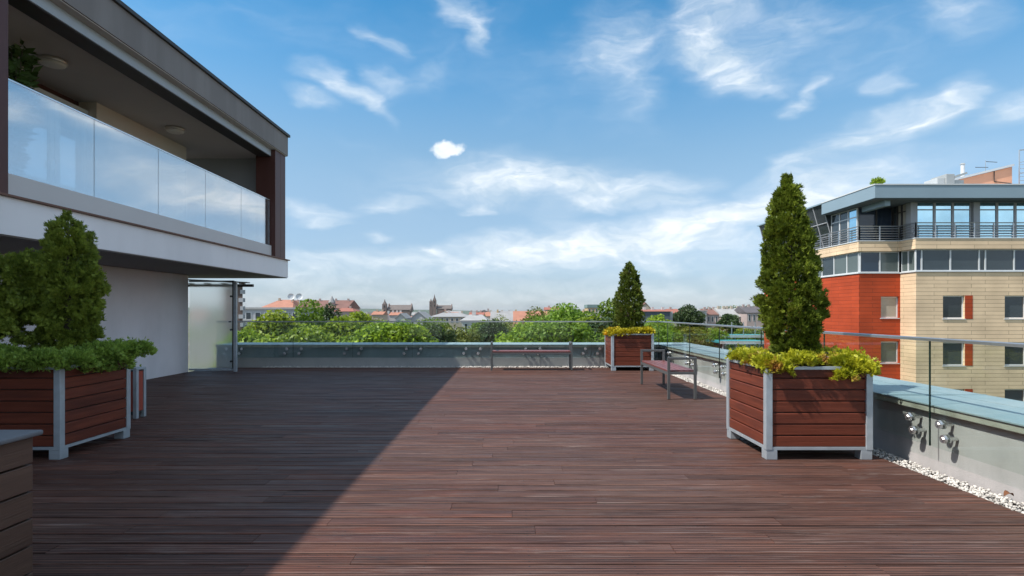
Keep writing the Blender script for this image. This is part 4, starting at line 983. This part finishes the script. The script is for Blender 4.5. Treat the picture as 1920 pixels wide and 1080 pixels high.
# ------------------------------------------------------------------ trees beyond the terrace
def tree_at(label, u, v, Y, r, n, material, seed, group='leafy trees beyond the rear railing', rz=None, leaf=.21, lobes=38, spire=0.0, base=-14.0):
    n = int(n*1.25)
    """Broadleaf tree whose crown top shows at picture row v: lobes of leaves round a limbed trunk."""
    rng = np.random.default_rng(seed); c = at(u, v, Y); rz = rz or r*1.25; cz = c.z - rz - base
    t = thing('tree', label, 'tree', (c.x, Y, base), group)
    m = MB(); m.path([(c.x, Y, base), (c.x + .1*r, Y, base + cz*.45), (c.x, Y, base + cz + rz*.45)], [.045*r + .16, .035*r + .1, .05], 8)
    for i in range(6):
        a = rng.uniform(0, 6.28); z0 = base + cz*rng.uniform(.5, .8)
        m.path([(c.x + .05*r, Y, z0), (c.x + .4*r*math.cos(a), Y + .4*r*math.sin(a), z0 + .35*rz), (c.x + .72*r*math.cos(a), Y + .72*r*math.sin(a), base + cz + rz*rng.uniform(-.2, .4))], [.12, .08, .03], 6)
    m.build('trunk', 'bark', t)
    q = unit(rng.normal(size=(lobes, 3))); q[:, 2] = np.where(q[:, 2] < -.5, -q[:, 2], q[:, 2])
    s = rng.uniform(.52, .86, (lobes, 1)); ctr = q*s*np.array([r, r, rz])
    if spire: ctr[:, :2] *= (1 - spire*np.clip(ctr[:, 2:3]/rz, 0, 1))
    lr = rng.uniform(.20, .38, lobes)*min(r*1.25, math.sqrt(r*rz))*(1 - .30*spire)
    ctr[0] = (0, 0, rz - lr[0])
    for i in range(1, 7):                              # a chain of lobes up the middle keeps the crown in one piece
        zz = rz*(.88 - .24*i); k_ = r*.55*(1 - spire*max(0, zz/rz)); ctr[i] = (rng.uniform(-k_, k_), rng.uniform(-k_, k_), zz); lr[i] *= 1.15
    k = rng.choice(lobes, n, p=lr**2/np.sum(lr**2)); d = unit(rng.normal(size=(n, 3)))
    C = ctr[k] + d*(lr[k]*(1 - .38*rng.uniform(0, 1, n)**1.4))[:, None]*np.array([1, 1, .82])
    nrm = unit(d*.6 + np.array([0, 0, .35]) + rng.normal(size=(n, 3))*.62)
    D = unit(np.cross(nrm, rng.normal(size=(n, 3)))); S = np.cross(D, nrm)
    V, f = blades(C - D*leaf*.5, D, S, np.full(n, leaf), np.full(n, leaf*.62), rng)
    V = V + np.array([0, 0, cz])
    np_mesh('crown', V, f, material, t)
    return t
TREES = [
    ('low bright green tree close to the frosted screen', 468, 614, 25, 1.25, 4200, 'leaf_bright', {}),
    ('rounded yellow-green tree before the white apartment block', 512, 589, 28, 2.0, 8500, 'leaf_bright', {}),
    ('tall narrow green tree rising above the red roofs on the left', 580, 556, 33, 2.1, 10000, 'leaf_mid', dict(rz=4.6, spire=.3)),
    ('yellow-green tree to the right of the tall narrow tree', 640, 588, 28, 2.1, 8500, 'leaf_bright', {}),
    ('dark feathery tree top under the pointed turret', 618, 566, 46, 1.6, 4500, 'leaf_deep', dict(rz=4.0, spire=.3)),
    ('pointed bright tree left of the two churches', 672, 578, 34, 2.2, 8500, 'leaf_bright', dict(spire=.5)),
    ('broad yellow-green tree below the long church roof', 722, 598, 27, 2.3, 9500, 'leaf_bright', {}),
    ('yellow-green tree at the right end of the bright row on the left', 776, 603, 27, 1.7, 7000, 'leaf_bright', {}),
    ('low yellow-green tree in front at the foot of the bright row', 568, 612, 25, 2.0, 7000, 'leaf_bright', {}),
    ('dark green tree just right of the bright row', 815, 603, 36, 2.0, 6500, 'leaf_deep', {}),
    ('olive tree left of the white house', 851, 605, 40, 2.3, 6500, 'leaf_olive', {}),
    ('dark leafy tree in front of the white house on its right', 921, 598, 42, 2.0, 6500, 'leaf_deep', {}),
    ('olive brown tree behind the bench, right of the white house', 938, 586, 62, 3.4, 6000, 'leaf_olive', {}),
    ('wide bright green tree right behind the rear bench', 985, 598, 27, 2.4, 9000, 'leaf_bright', {}),
    ('pointed olive-yellow tree above the rear bench', 1004, 570, 48, 2.7, 7500, 'leaf_olive', dict(spire=.55, rz=5.0)),
    ('tall green tree between the rear bench and the corner planter', 1063, 562, 36, 2.5, 11000, 'leaf_mid', dict(rz=4.2)),
    ('full green tree in front left of the corner planter', 1060, 592, 27, 2.4, 10500, 'leaf_mid', {}),
    ('green tree with two tops left of the corner conifer', 1108, 578, 34, 1.7, 6500, 'leaf_mid', dict(rz=3.2)),
    ('loose green tree touching the corner conifer on its left', 1146, 558, 36, 1.5, 5000, 'leaf_mid', dict(rz=4.0, spire=.2)),
    ('dark green tree behind the corner planter', 1140, 590, 30, 1.9, 7000, 'leaf_deep', {}),
    ('olive tree below the orange roofs, left of the churches', 690, 590, 64, 3.0, 6000, 'leaf_olive', {}),
    ('mid green tree in front of the white gabled house', 758, 594, 62, 2.8, 6000, 'leaf_mid', {}),
    ('rounded green tree under the two-towered church', 806, 592, 70, 3.0, 6000, 'leaf_mid', {}),
    ('leafy green tree just left of the rear bench, before the pale roofs', 905, 598, 55, 1.6, 4500, 'leaf_mid', {}),
    ('light green tree between the olive tree and the tall green tree', 1032, 578, 44, 2.1, 7000, 'leaf_mid', {}),
    ('light green tree standing low under the tree with two tops', 1110, 590, 32, 1.9, 7500, 'leaf_bright', {}),
    ('bright low tree in front of the dark slate house', 1236, 588, 62, 2.0, 4200, 'leaf_bright', dict(group='leafy trees beyond the right parapet')),
    ('green tree right of the corner planter behind the glass', 1232, 607, 42, 2.6, 7500, 'leaf_mid', dict(group='leafy trees beyond the right parapet')),
    ('large dark tree standing before the townhouses', 1290, 567, 120, 3.9, 6500, 'leaf_deep', dict(leaf=.5, rz=6, group='leafy trees beyond the right parapet')),
    ('broad olive tree behind the right railing above the brown wall', 1285, 611, 58, 3.3, 7500, 'leaf_olive', dict(group='leafy trees beyond the right parapet')),
    ('small green tree above the end of the brown wall', 1334, 612, 62, 2.0, 4500, 'leaf_mid', dict(group='leafy trees beyond the right parapet')),
    ('round dark tree before the grey townhouse roofs', 1368, 587, 105, 2.3, 4500, 'leaf_deep', dict(leaf=.42, group='leafy trees beyond the right parapet')),
    ('green tree behind the turquoise canopy', 1400, 612, 82, 2.6, 4500, 'leaf_mid', dict(leaf=.34, group='leafy trees beyond the right parapet')),
]
for i, (lab, u, v, Y, r, n, mt, kw) in enumerate(TREES): tree_at(lab, u, v, Y, r, n, mt, 100 + i, **kw)

# ------------------------------------------------------------------ the town
def house(name, label, u0, u1, ve, vr, Y, wall, roof, ridge='x', depth=None, wins=None, group=None, chim=0, cat='house', over=.25, gable_end=True):
    """ve: picture row of the eaves, vr: of the ridge, both at distance Y. ridge 'x' runs across the view, 'y' shows its gable, 'flat' has a parapet roof."""
    a, b = at(u0, ve, Y), at(u1, vr, Y); x0, x1, ze, zr = a.x, b.x, a.z, b.z; w = x1 - x0; d = depth or max(6, min(w, 12))
    t = thing(name, label, cat, ((x0 + x1)/2, Y, -14), group)
    if ridge == 'y':
        MB().prism([(x0, -14), (x1, -14), (x1, ze), ((x0 + x1)/2, zr - .05), (x0, ze)], 'y', Y, Y + d).build('wall', wall, t)
        m = MB(); th = .25; xm = (x0 + x1)/2; o = over
        for s, xe in ((-1, x0 - o), (1, x1 + o)):
            k = (zr - ze)/(w/2); zl = ze - o*k + .02
            poly = [(xe, zl), (xm, zr), (xm, zr + th), (xe, zl + th)]
            m.prism(poly if s > 0 else poly[::-1], 'y', Y - o, Y + d + o)
        ro = m.build('roof', roof, t)
    elif ridge == 'flat':
        MB().box(x0, x1, Y, Y + d, -14, ze).build('wall', wall, t)
        ro = MB().box(x0 - .2, x1 + .2, Y - .2, Y + d + .2, ze + .004, max(zr, ze + .3)).build('roof', roof, t)
    else:
        MB().box(x0, x1, Y, Y + d, -14, ze).build('wall', wall, t)
        o = over; hip = 0 if ridge == 'x' else min(w*.3, d*.5)
        m = MB(); ym = Y + d/2
        m.add([(x0 - o, Y - o, ze + .01), (x1 + o, Y - o, ze + .01), (x1 + o, Y + d + o, ze + .01), (x0 - o, Y + d + o, ze + .01), (x0 - o + hip, ym, zr), (x1 + o - hip, ym, zr)],
              [(0, 1, 5, 4), (2, 3, 4, 5), (1, 2, 5), (3, 0, 4), (3, 2, 1, 0)])
        ro = m.build('roof', roof, t)
    r = random.Random(int(u0*7 + Y))
    for i in range(chim):
        x = x0 + w*(i + .5 + r.uniform(-.2, .2))/chim; cs = max(.28, .0016*Y); yc = Y + d*.45
        MB().box(x - cs, x + cs, yc - cs, yc + cs, ze, zr + cs*1.8).build('chimney', wall if wall != 'wall_slate' else 'wall_white', ro if ridge != 'flat' else t)
    if wins:
        cols, rows, wz, hz = wins            # columns, rows, window width and height as share of the bay
        st = 3.1
        for j in range(rows):
            for i in range(cols):
                bw = w/cols; xa = x0 + bw*(i + .5 - wz/2); zb = ze - .5 - j*st - st*hz
                f = MB(); y = Y
                f.box(xa - .08, xa + bw*wz + .08, y - .06, y - .004, zb - .1, zb + st*hz + .08)
                fo = f.build('window', 'white_trim', t)
                MB().box(xa, xa + bw*wz, y - .075, y - .062, zb, zb + st*hz).build('pane', 'window_far', fo)
    return t
def town():
    # left: apartment block, red roofs
    house('apartment_building', 'white and grey modern apartment block between the frosted screen and the trees', 440, 562, 580, 577, 88, 'wall_grey', 'roof_pale', 'flat', 14, (7, 3, .5, .55), cat='building')
    t = house('apartment_building', 'low white apartment wing with large windows at the left end of the railing', 452, 484, 603, 601, 80, 'wall_white', 'roof_pale', 'flat', 7, (2, 3, .6, .55), cat='building')
    house('long_house', 'long building under a bright orange-red tiled roof on the left skyline', 487, 548, 578, 561, 170, 'wall_cream', 'roof_orange', 'hip', 16, (8, 2, .35, .5), chim=2, cat='building')
    t = house('long_house', 'long building with a darker brown-red roof and a pointed turret', 530, 650, 578, 562, 185, 'wall_pink', 'roof_brown', 'x', 16, (10, 2, .35, .5), chim=5, cat='building')
    p = at(615, 570, 184); MB().tube((p.x, p.y + 4, -2), (p.x, p.y + 4, at(0, 567, 184).z), 1.1, n=8).build('turret', 'wall_pink', t); MB().tube((p.x, p.y + 4, at(0, 567, 184).z), (p.x, p.y + 4, at(0, 554, 184).z), 1.25, .05, n=8).build('turret_spire', 'roof_grey', t)
    a = thing('satellite_dishes', 'pair of pale dish antennas on masts over the orange-red roof', 'antenna', (at(535, 565, 168).x, 168, 2))
    for u in (527, 543):
        q = at(u, 556, 168); MB().tube((q.x, 176, 3), (q.x, 176, q.z), .12, n=6).build('mast', 'steel', a)
        MB().lathe([(.05, 0), (.8, .25), (1.05, .55), (1.0, .55), (.7, .3)], 0, 0, 16).build('dish', 'white_trim', a).location = (0, 0, 0)
        d = bpy.data.objects[[o.name for o in bpy.data.objects if o.name.startswith('dish')][-1]]
        d.parent = a; d.rotation_euler = (R(70), 0, R(20)); d.location = (q.x - a.location.x, 175.6 - 168, q.z - 2)
        for vtx in d.data.vertices: vtx.co += Vector(a.location)
    # brown tower edge behind the screen
    t = thing('brick_tower', 'tall narrow dark brown brick tower seen just right of the frosted screen', 'tower', (-20, 42, -14))
    x1 = at(455, 0, 42).x; zt = at(0, 535, 42).z
    MB().prism([(x1 - .75, 42), (x1, 42), (x1 - 1.0, 43.6), (x1 - 1.75, 43.6)], 'z', -14, zt).build('wall', 'wall_brick_dark', t)
    q = MB()
    for k in range(26): q.box(x1 - (.28 if k % 2 else .16), x1 + .05, 41.95, 42.3, zt - .62 - k*.6, zt - .33 - k*.6)
    q.build('corner_stones', 'wall_grey', t)
    MB().prism([(x1 - .9, 41.8), (x1 + .2, 41.8), (x1 - .85, 43.8), (x1 - 1.95, 43.8)], 'z', zt + .004, zt + .09).build('roof', 'roof_pale', t)
    s = thing('lean_to_roof', 'weathered sloping lattice roof just above the frosted screen', 'roof', (-8.5, 15.6, 2))
    m = MB(); m.prism([(-9.6, 2.345), (-7.05, 2.22), (-7.05, 2.25), (-9.6, 2.375)], 'y', 15.30, 15.5)
    for k in range(6): m.box(-9.5 + k*.45, -9.44 + k*.45, 15.28, 15.55, 2.20 - 0.0, 2.225)
    m.build('slats', 'roof_pale', s)
    MB().box(-9.6, -6.9, 15.32, 15.40, 2.12, 2.19).build('beam', 'dark_trim', s); MB().tube((-9.4, 15.45, -.3), (-9.4, 15.45, 2.2), .05, n=8).build('support', 'dark_trim', s)
    # churches
    def church(label, Y, towers, nave, wall, roof):
        t = thing('church', label, 'church', (at(nave[0], 580, Y).x, Y, -14))
        for (u0, u1, vt, vs, onion) in towers:
            a, b = at(u0, vt, Y), at(u1, vt, Y); xm = (a.x + b.x)/2; hw = (b.x - a.x)/2
            tw = MB().box(a.x, b.x, Y, Y + 2*hw, -14, a.z).build('tower', wall, t)
            zs = at(0, vs, Y).z
            sp = MB(); sp.tube((xm, Y + hw, a.z), (xm, Y + hw, a.z + (zs - a.z)*.45), hw*1.02, hw*.42, n=8); sp.tube((xm, Y + hw, a.z + (zs - a.z)*.45), (xm, Y + hw, zs), hw*.42, .1, n=8)
            if onion:
                for k in range(4):
                    an = math.pi/4 + k*math.pi/2; sp.tube((xm + hw*.85*math.cos(an), Y + hw + hw*.85*math.sin(an), a.z), (xm + hw*.85*math.cos(an), Y + hw + hw*.85*math.sin(an), a.z + (zs - a.z)*.34), hw*.22, .05, n=6)
            sp.build('spire', roof, tw)
            w = MB()
            for z in (a.z - hw*1.0, a.z - hw*3.0): w.box(xm - hw*.22, xm + hw*.22, Y - .3, Y - .02, z - hw*.6, z + hw*.3)
            w.build('belfry_window', 'window_far', tw)
        u0, u1, ve, vr = nave; a, b = at(u0, ve, Y), at(u1, vr, Y)
        MB().box(a.x, b.x, Y + 1, Y + 19, -14, a.z).build('nave', wall, t)
        m = MB(); m.add([(a.x - .4, Y + .5, a.z + .05), (b.x + .4, Y + .5, a.z + .05), (b.x + .4, Y + 19.5, a.z + .05), (a.x - .4, Y + 19.5, a.z + .05), (a.x - .4, Y + 10, b.z), (b.x + .4, Y + 10, b.z)], [(0, 1, 5, 4), (2, 3, 4, 5), (1, 2, 5), (3, 0, 4), (3, 2, 1, 0)])
        m.build('nave_roof', roof, t)
        g = MB()
        for xx in (a.x - .6, b.x + .5): g.prism([(Y + .3, a.z - 1), (Y + 19.7, a.z - 1), (Y + 10, b.z + 1.6)], 'x', xx - .6, xx + .6)
        g.build('gable', wall, t)
        return t
    church('church with a single slim tower left of a long steep roof', 620, [(716.5, 724.5, 570, 560.5, True)], (727, 768, 581, 571.5), 'wall_brown', 'roof_church')
    c = church('church with two unequal brick towers and a tall spire on the skyline', 800, [(805, 810.2, 565, 559.5, False), (811, 817.5, 562.5, 551.5, True)], (819, 845, 579, 572), 'wall_brown', 'roof_church')
    tr = at(747, 571, 620); 
    # white house in the trees, long grey roofs
    house('white_house', 'white two-storey house with dark windows between the trees behind the rear railing', 866, 912, 601, 590, 85, 'wall_white', 'roof_pale', 'hip', 8, (3, 3, .28, .5), chim=1)
    house('long_house', 'long house with a low grey roof right below the two-towered church', 806, 880, 594, 586, 190, 'wall_cream', 'roof_grey', 'hip', 14, (8, 2, .35, .45), chim=2)
    house('white_house', 'white gabled house below the church roofs', 768, 801, 599, 586, 150, 'wall_white', 'roof_grey', 'y', 12, (3, 2, .3, .45))
    house('small_house', 'house with a grey-blue roof beside the white gabled house', 742, 760, 597, 589, 140, 'wall_white', 'roof_grey', 'y', 8, (2, 1, .4, .4))
    house('small_house', 'house with an orange tiled roof below the slim church tower', 697, 717, 590, 583.5, 190, 'wall_cream', 'roof_orange', 'x', 8, chim=2)
    house('small_house', 'house with an orange tiled roof below the long church roof', 730, 750, 591, 585, 200, 'wall_white', 'roof_orange', 'x', 8, chim=3)
    house('small_house', 'house with a brick-red roof right of the pointed turret', 624, 662, 584, 577, 150, 'wall_pink', 'roof_red', 'hip', 8, chim=1)
    house('small_house', 'pale house with a red roof over the white house between the trees', 880, 906, 591, 585, 230, 'wall_pink', 'roof_red', 'x', 9, chim=3)
    house('flat_block', 'grey-green flat block left of the corner conifer', 1102, 1128, 577, 571, 210, 'wall_ochre', 'roof_green', 'flat', 9, (4, 2, .4, .5), cat='building')
    house('flat_block', 'pale flat-roofed block right behind the tall green tree', 1022, 1050, 581, 576, 260, 'wall_pink', 'roof_red', 'x', 9, (4, 1, .4, .5), cat='building', chim=2)
    # right: slate house and the row of townhouses
    t = house('slate_house', 'house with a large dark slate-clad wall just right of the corner conifer', 1205, 1256, 584, 580, 120, 'wall_slate', 'roof_red', 'x', 8, chim=3)
    MB().box(at(1256.2, 0, 120).x, at(1262, 0, 120).x, 120.2, 127, -14, at(0, 584, 120).z).build('side_wing', 'wall_white', t)
    house('small_house', 'peach gabled house right of the corner conifer top', 1202, 1219, 578, 568, 240, 'wall_cream', 'roof_brown', 'y', 9)
    house('small_house', 'small red-roofed house between the slate house and the large dark tree', 1258, 1276, 587, 579, 150, 'wall_pink', 'roof_red', 'x', 8, (2, 2, .4, .5), chim=1)
    house('townhouse', 'white flat-topped townhouse at the left end of the terrace row', 1308, 1325, 584, 582, 155, 'wall_white', 'roof_pale', 'flat', 9, (2, 3, .35, .45), 'townhouses beyond the right parapet', 2)
    house('townhouse', 'pink townhouse with a brown-red roof in the terrace row', 1325.3, 1354, 590, 579, 156, 'wall_pink', 'roof_brown', 'x', 10, (4, 3, .34, .45), 'townhouses beyond the right parapet', 3)
    house('townhouse', 'pale townhouse with a long light grey roof in the terrace row', 1354.5, 1400, 594, 577, 154, 'wall_cream', 'roof_pale', 'x', 11, (6, 3, .32, .45), 'townhouses beyond the right parapet', 5)
    house('townhouse', 'pink townhouse with a dark roof at the right end of the terrace row', 1400.4, 1436, 586.5, 574, 150, 'wall_pink', 'roof_dark', 'x', 10, (4, 3, .34, .5), 'townhouses beyond the right parapet', 3)
    house('townhouse', 'cream townhouse hidden partly by the big conifer', 1436.4, 1470, 588, 577, 152, 'wall_cream', 'roof_grey', 'x', 10, (4, 3, .34, .5), 'townhouses beyond the right parapet', 3)
    # brown wall and turquoise canopies in the yard below
    t = thing('yard_building', 'long low brown building in the yard beyond the right parapet', 'building', (17, 62, -14))
    a, b = at(1266, 640, 60), at(1356, 640, 60); MB().box(a.x, b.x, 60, 66, -14, a.z - .25).build('wall', 'wall_brown', t); MB().box(a.x - .2, b.x + .2, 59.8, 66.2, a.z - .246, a.z).build('roof', 'wall_ochre', t)
    for i in range(7):
        x = a.x + .4 + i*.7; MB().box(x, x + .3, 59.93, 59.99, a.z - 2.2, a.z - .9).build('window', 'window_far', t)
    t = thing('canopy', 'turquoise flat canopy with white edges beyond the right parapet', 'canopy', (23, 56, -14))
    for (z0v, dy, mtl, nm) in ((641, 0, 'turquoise', 'lower_roof'), (629.5, 5, 'turquoise', 'upper_roof')):
        p, q = at(1351, z0v, 56 + dy), at(1450, z0v, 56 + dy)
        MB().box(p.x, q.x, 56 + dy, 60.5 + dy, p.z - .14, p.z).build(nm, mtl, t); MB().box(p.x - .05, q.x + .05, 55.9 + dy, 55.99 + dy, p.z - .2, p.z + .08).build('edge', 'white_trim', t)
        for k in range(5): MB().box(p.x + .3 + k*1.3, p.x + .42 + k*1.3, 56.3 + dy, 56.42 + dy, -14, p.z - .142).build('post', 'white_trim', t)
    for k in range(3):
        p = at(1372 + 22*k, 604, 63); MB().tube((p.x, 63, -14), (p.x, 63, p.z), .05, n=6).build('mast', 'rail_steel', t)
    fl = MB()
    p, q = at(1385, 619, 66), at(1418, 617.5, 66); n = 9
    for k in range(n):
        c_ = p.lerp(q, k/(n - 1)); fl.add([(c_.x - .12, 66, c_.z + .14), (c_.x + .12, 66.02, c_.z + .14), (c_.x + .02, 66.0, c_.z - .16), (c_.x - .1, 66.05, c_.z + .1)], [(0, 2, 1), (0, 1, 3), (0, 3, 2), (1, 2, 3)])
    fl.tube(p + Vector((0, 0, .14)), q + Vector((0, 0, .14)), .02, n=5)
    o = fl.build('bunting', 'bunting_yellow', None); tag(o, 'string of small yellow pennants behind the turquoise canopy', 'bunting')
mat('bunting_yellow', (.60, .45, .03), .6, .05)
mat('wall_brick_dark', (.115, .085, .075), .9, .25, 8)
town()

def distant_town():
    """Small houses, blocks and trees that fill the town as far as the hills."""
    r = random.Random(21)
    roofs = [('roof_red', 'red'), ('roof_orange', 'orange'), ('roof_grey', 'grey'), ('roof_brown', 'brown'), ('roof_dark', 'dark')]
    walls = ['wall_white', 'wall_cream', 'wall_pink', 'wall_white', 'wall_ochre']
    for i in range(84):
        Y = 170*math.exp(r.uniform(0, 1)*1.75); u = r.uniform(640, 1330) if i % 6 else r.uniform(330, 1480)
        rf, word = r.choice(roofs); w = r.uniform(8, 17)/Y*F; hr = r.uniform(11.0, 15.8) if Y < 400 else r.uniform(12, 17.5)
        vr = HZ + (H + 14 - hr)/Y*F; ve = HZ + (H + 14 - hr + r.uniform(2.4, 4.2))/Y*F
        house('distant_house', f'tiny pale-walled house with {word} roof in the distant town', u - w/2, u + w/2, ve, vr, Y, r.choice(walls), rf, r.choice(['x', 'x', 'hip', 'y']), r.uniform(8, 12), None,
              f'tiny {word}-roofed houses in the distant town', r.choice([0, 1, 2]), over=.3)
    # far trees: four kinds, copied
    protos = []
    for k in range(4):
        rng = np.random.default_rng(300 + k); n = 900; lobes = 14; rr, rz = 4.6, 4.6
        t = thing('tree', 'tiny dark green tree crown among the roofs of the distant town', 'tree', (0, 400, -14), 'tiny trees among the distant roofs')
        MB().path([(0, 400, -14), (.2, 400, -8), (0, 400, -3)], [.35, .28, .1], 6).build('trunk', 'bark', t)
        ctr = unit(rng.normal(size=(lobes, 3)))*rng.uniform(.4, .75, (lobes, 1))*np.array([rr, rr, rz]); lr = rng.uniform(1.3, 2.2, lobes)
        kk = rng.integers(0, lobes, n); d = unit(rng.normal(size=(n, 3))); C = ctr[kk] + d*lr[kk][:, None]*rng.uniform(.7, 1, (n, 1)); nm = unit(d + np.array([0, 0, .5]) + rng.normal(size=(n, 3))*.4)
        D = unit(np.cross(nm, rng.normal(size=(n, 3)))); V, f = blades(C - D*.5, D, np.cross(D, nm), np.full(n, 1.15), np.full(n, .8), rng)
        np_mesh('crown', V + np.array([0, 0, 10.2]), f, ['leaf_far', 'leaf_deep', 'leaf_olive', 'leaf_far'][k], t); protos.append(t)
    for i in range(230):
        Y = 95*math.exp(r.uniform(0, 1)**.9*2.2); u = r.uniform(440, 1490)
        o = protos[i] if i < 4 else copy_tree(protos[i % 4])
        top = r.uniform(10.0, 13.6) + (1.5 if Y > 400 else 0); s = top/15.4
        o.location = ((u - 960)/F*Y, Y, -14); o.scale = (s*r.uniform(.85, 1.3), s*r.uniform(.85, 1.3), s); o.rotation_euler.z = r.uniform(0, 6.28)
    # wooded ridge behind the townhouses: one far-off mass
    rng = np.random.default_rng(77); n = 30000
    u = rng.uniform(1190, 1640, n); Yd = rng.uniform(620, 760, n); X = (u - 960)/F*Yd
    crest = 13 + 6.5*np.clip((u - 1280)/80, 0, 1)
    zt = crest + 1.6*np.sin(X/9.0) + 1.3*np.sin(X/4.1 + 1) + 1.2*np.sin(Yd/6.0 + X/13)
    hgt = rng.uniform(0, 1, n)**.5; C = np.stack([X, Yd, -14 + zt*hgt + (Yd - 690)*.02], 1)
    nm = unit(rng.normal(size=(n, 3))*.5 + np.array([0, -.6, .6])); D = unit(np.cross(nm, rng.normal(size=(n, 3))))
    V, f = blades(C, D, np.cross(D, nm), np.full(n, 2.2), np.full(n, 1.6), rng); w = np_mesh('woodland', V, f, 'leaf_far'); w['kind'] = 'stuff'
    MB().box(30, 480, 700, 701, -14, -2).build('wooded_ridge_ground', 'far_hill', kind='structure') if False else None
distant_town()

# ------------------------------------------------------------------ haze over the town
USE_HAZE = True
def haze():
    m = bpy.data.materials.new('haze_air'); m.use_nodes = True; nt = m.node_tree; nt.nodes.clear()
    out = nt.nodes.new('ShaderNodeOutputMaterial'); v = nt.nodes.new('ShaderNodeVolumePrincipled')
    v.inputs['Color'].default_value = (.95, .98, 1, 1); v.inputs['Density'].default_value = .000022; v.inputs['Anisotropy'].default_value = 0
    nt.links.new(v.outputs[0], out.inputs['Volume'])
    MB().box(-9500, 9500, -9500, 9500, -15.5, 62).build('haze', m, kind='stuff')
if USE_HAZE: haze()
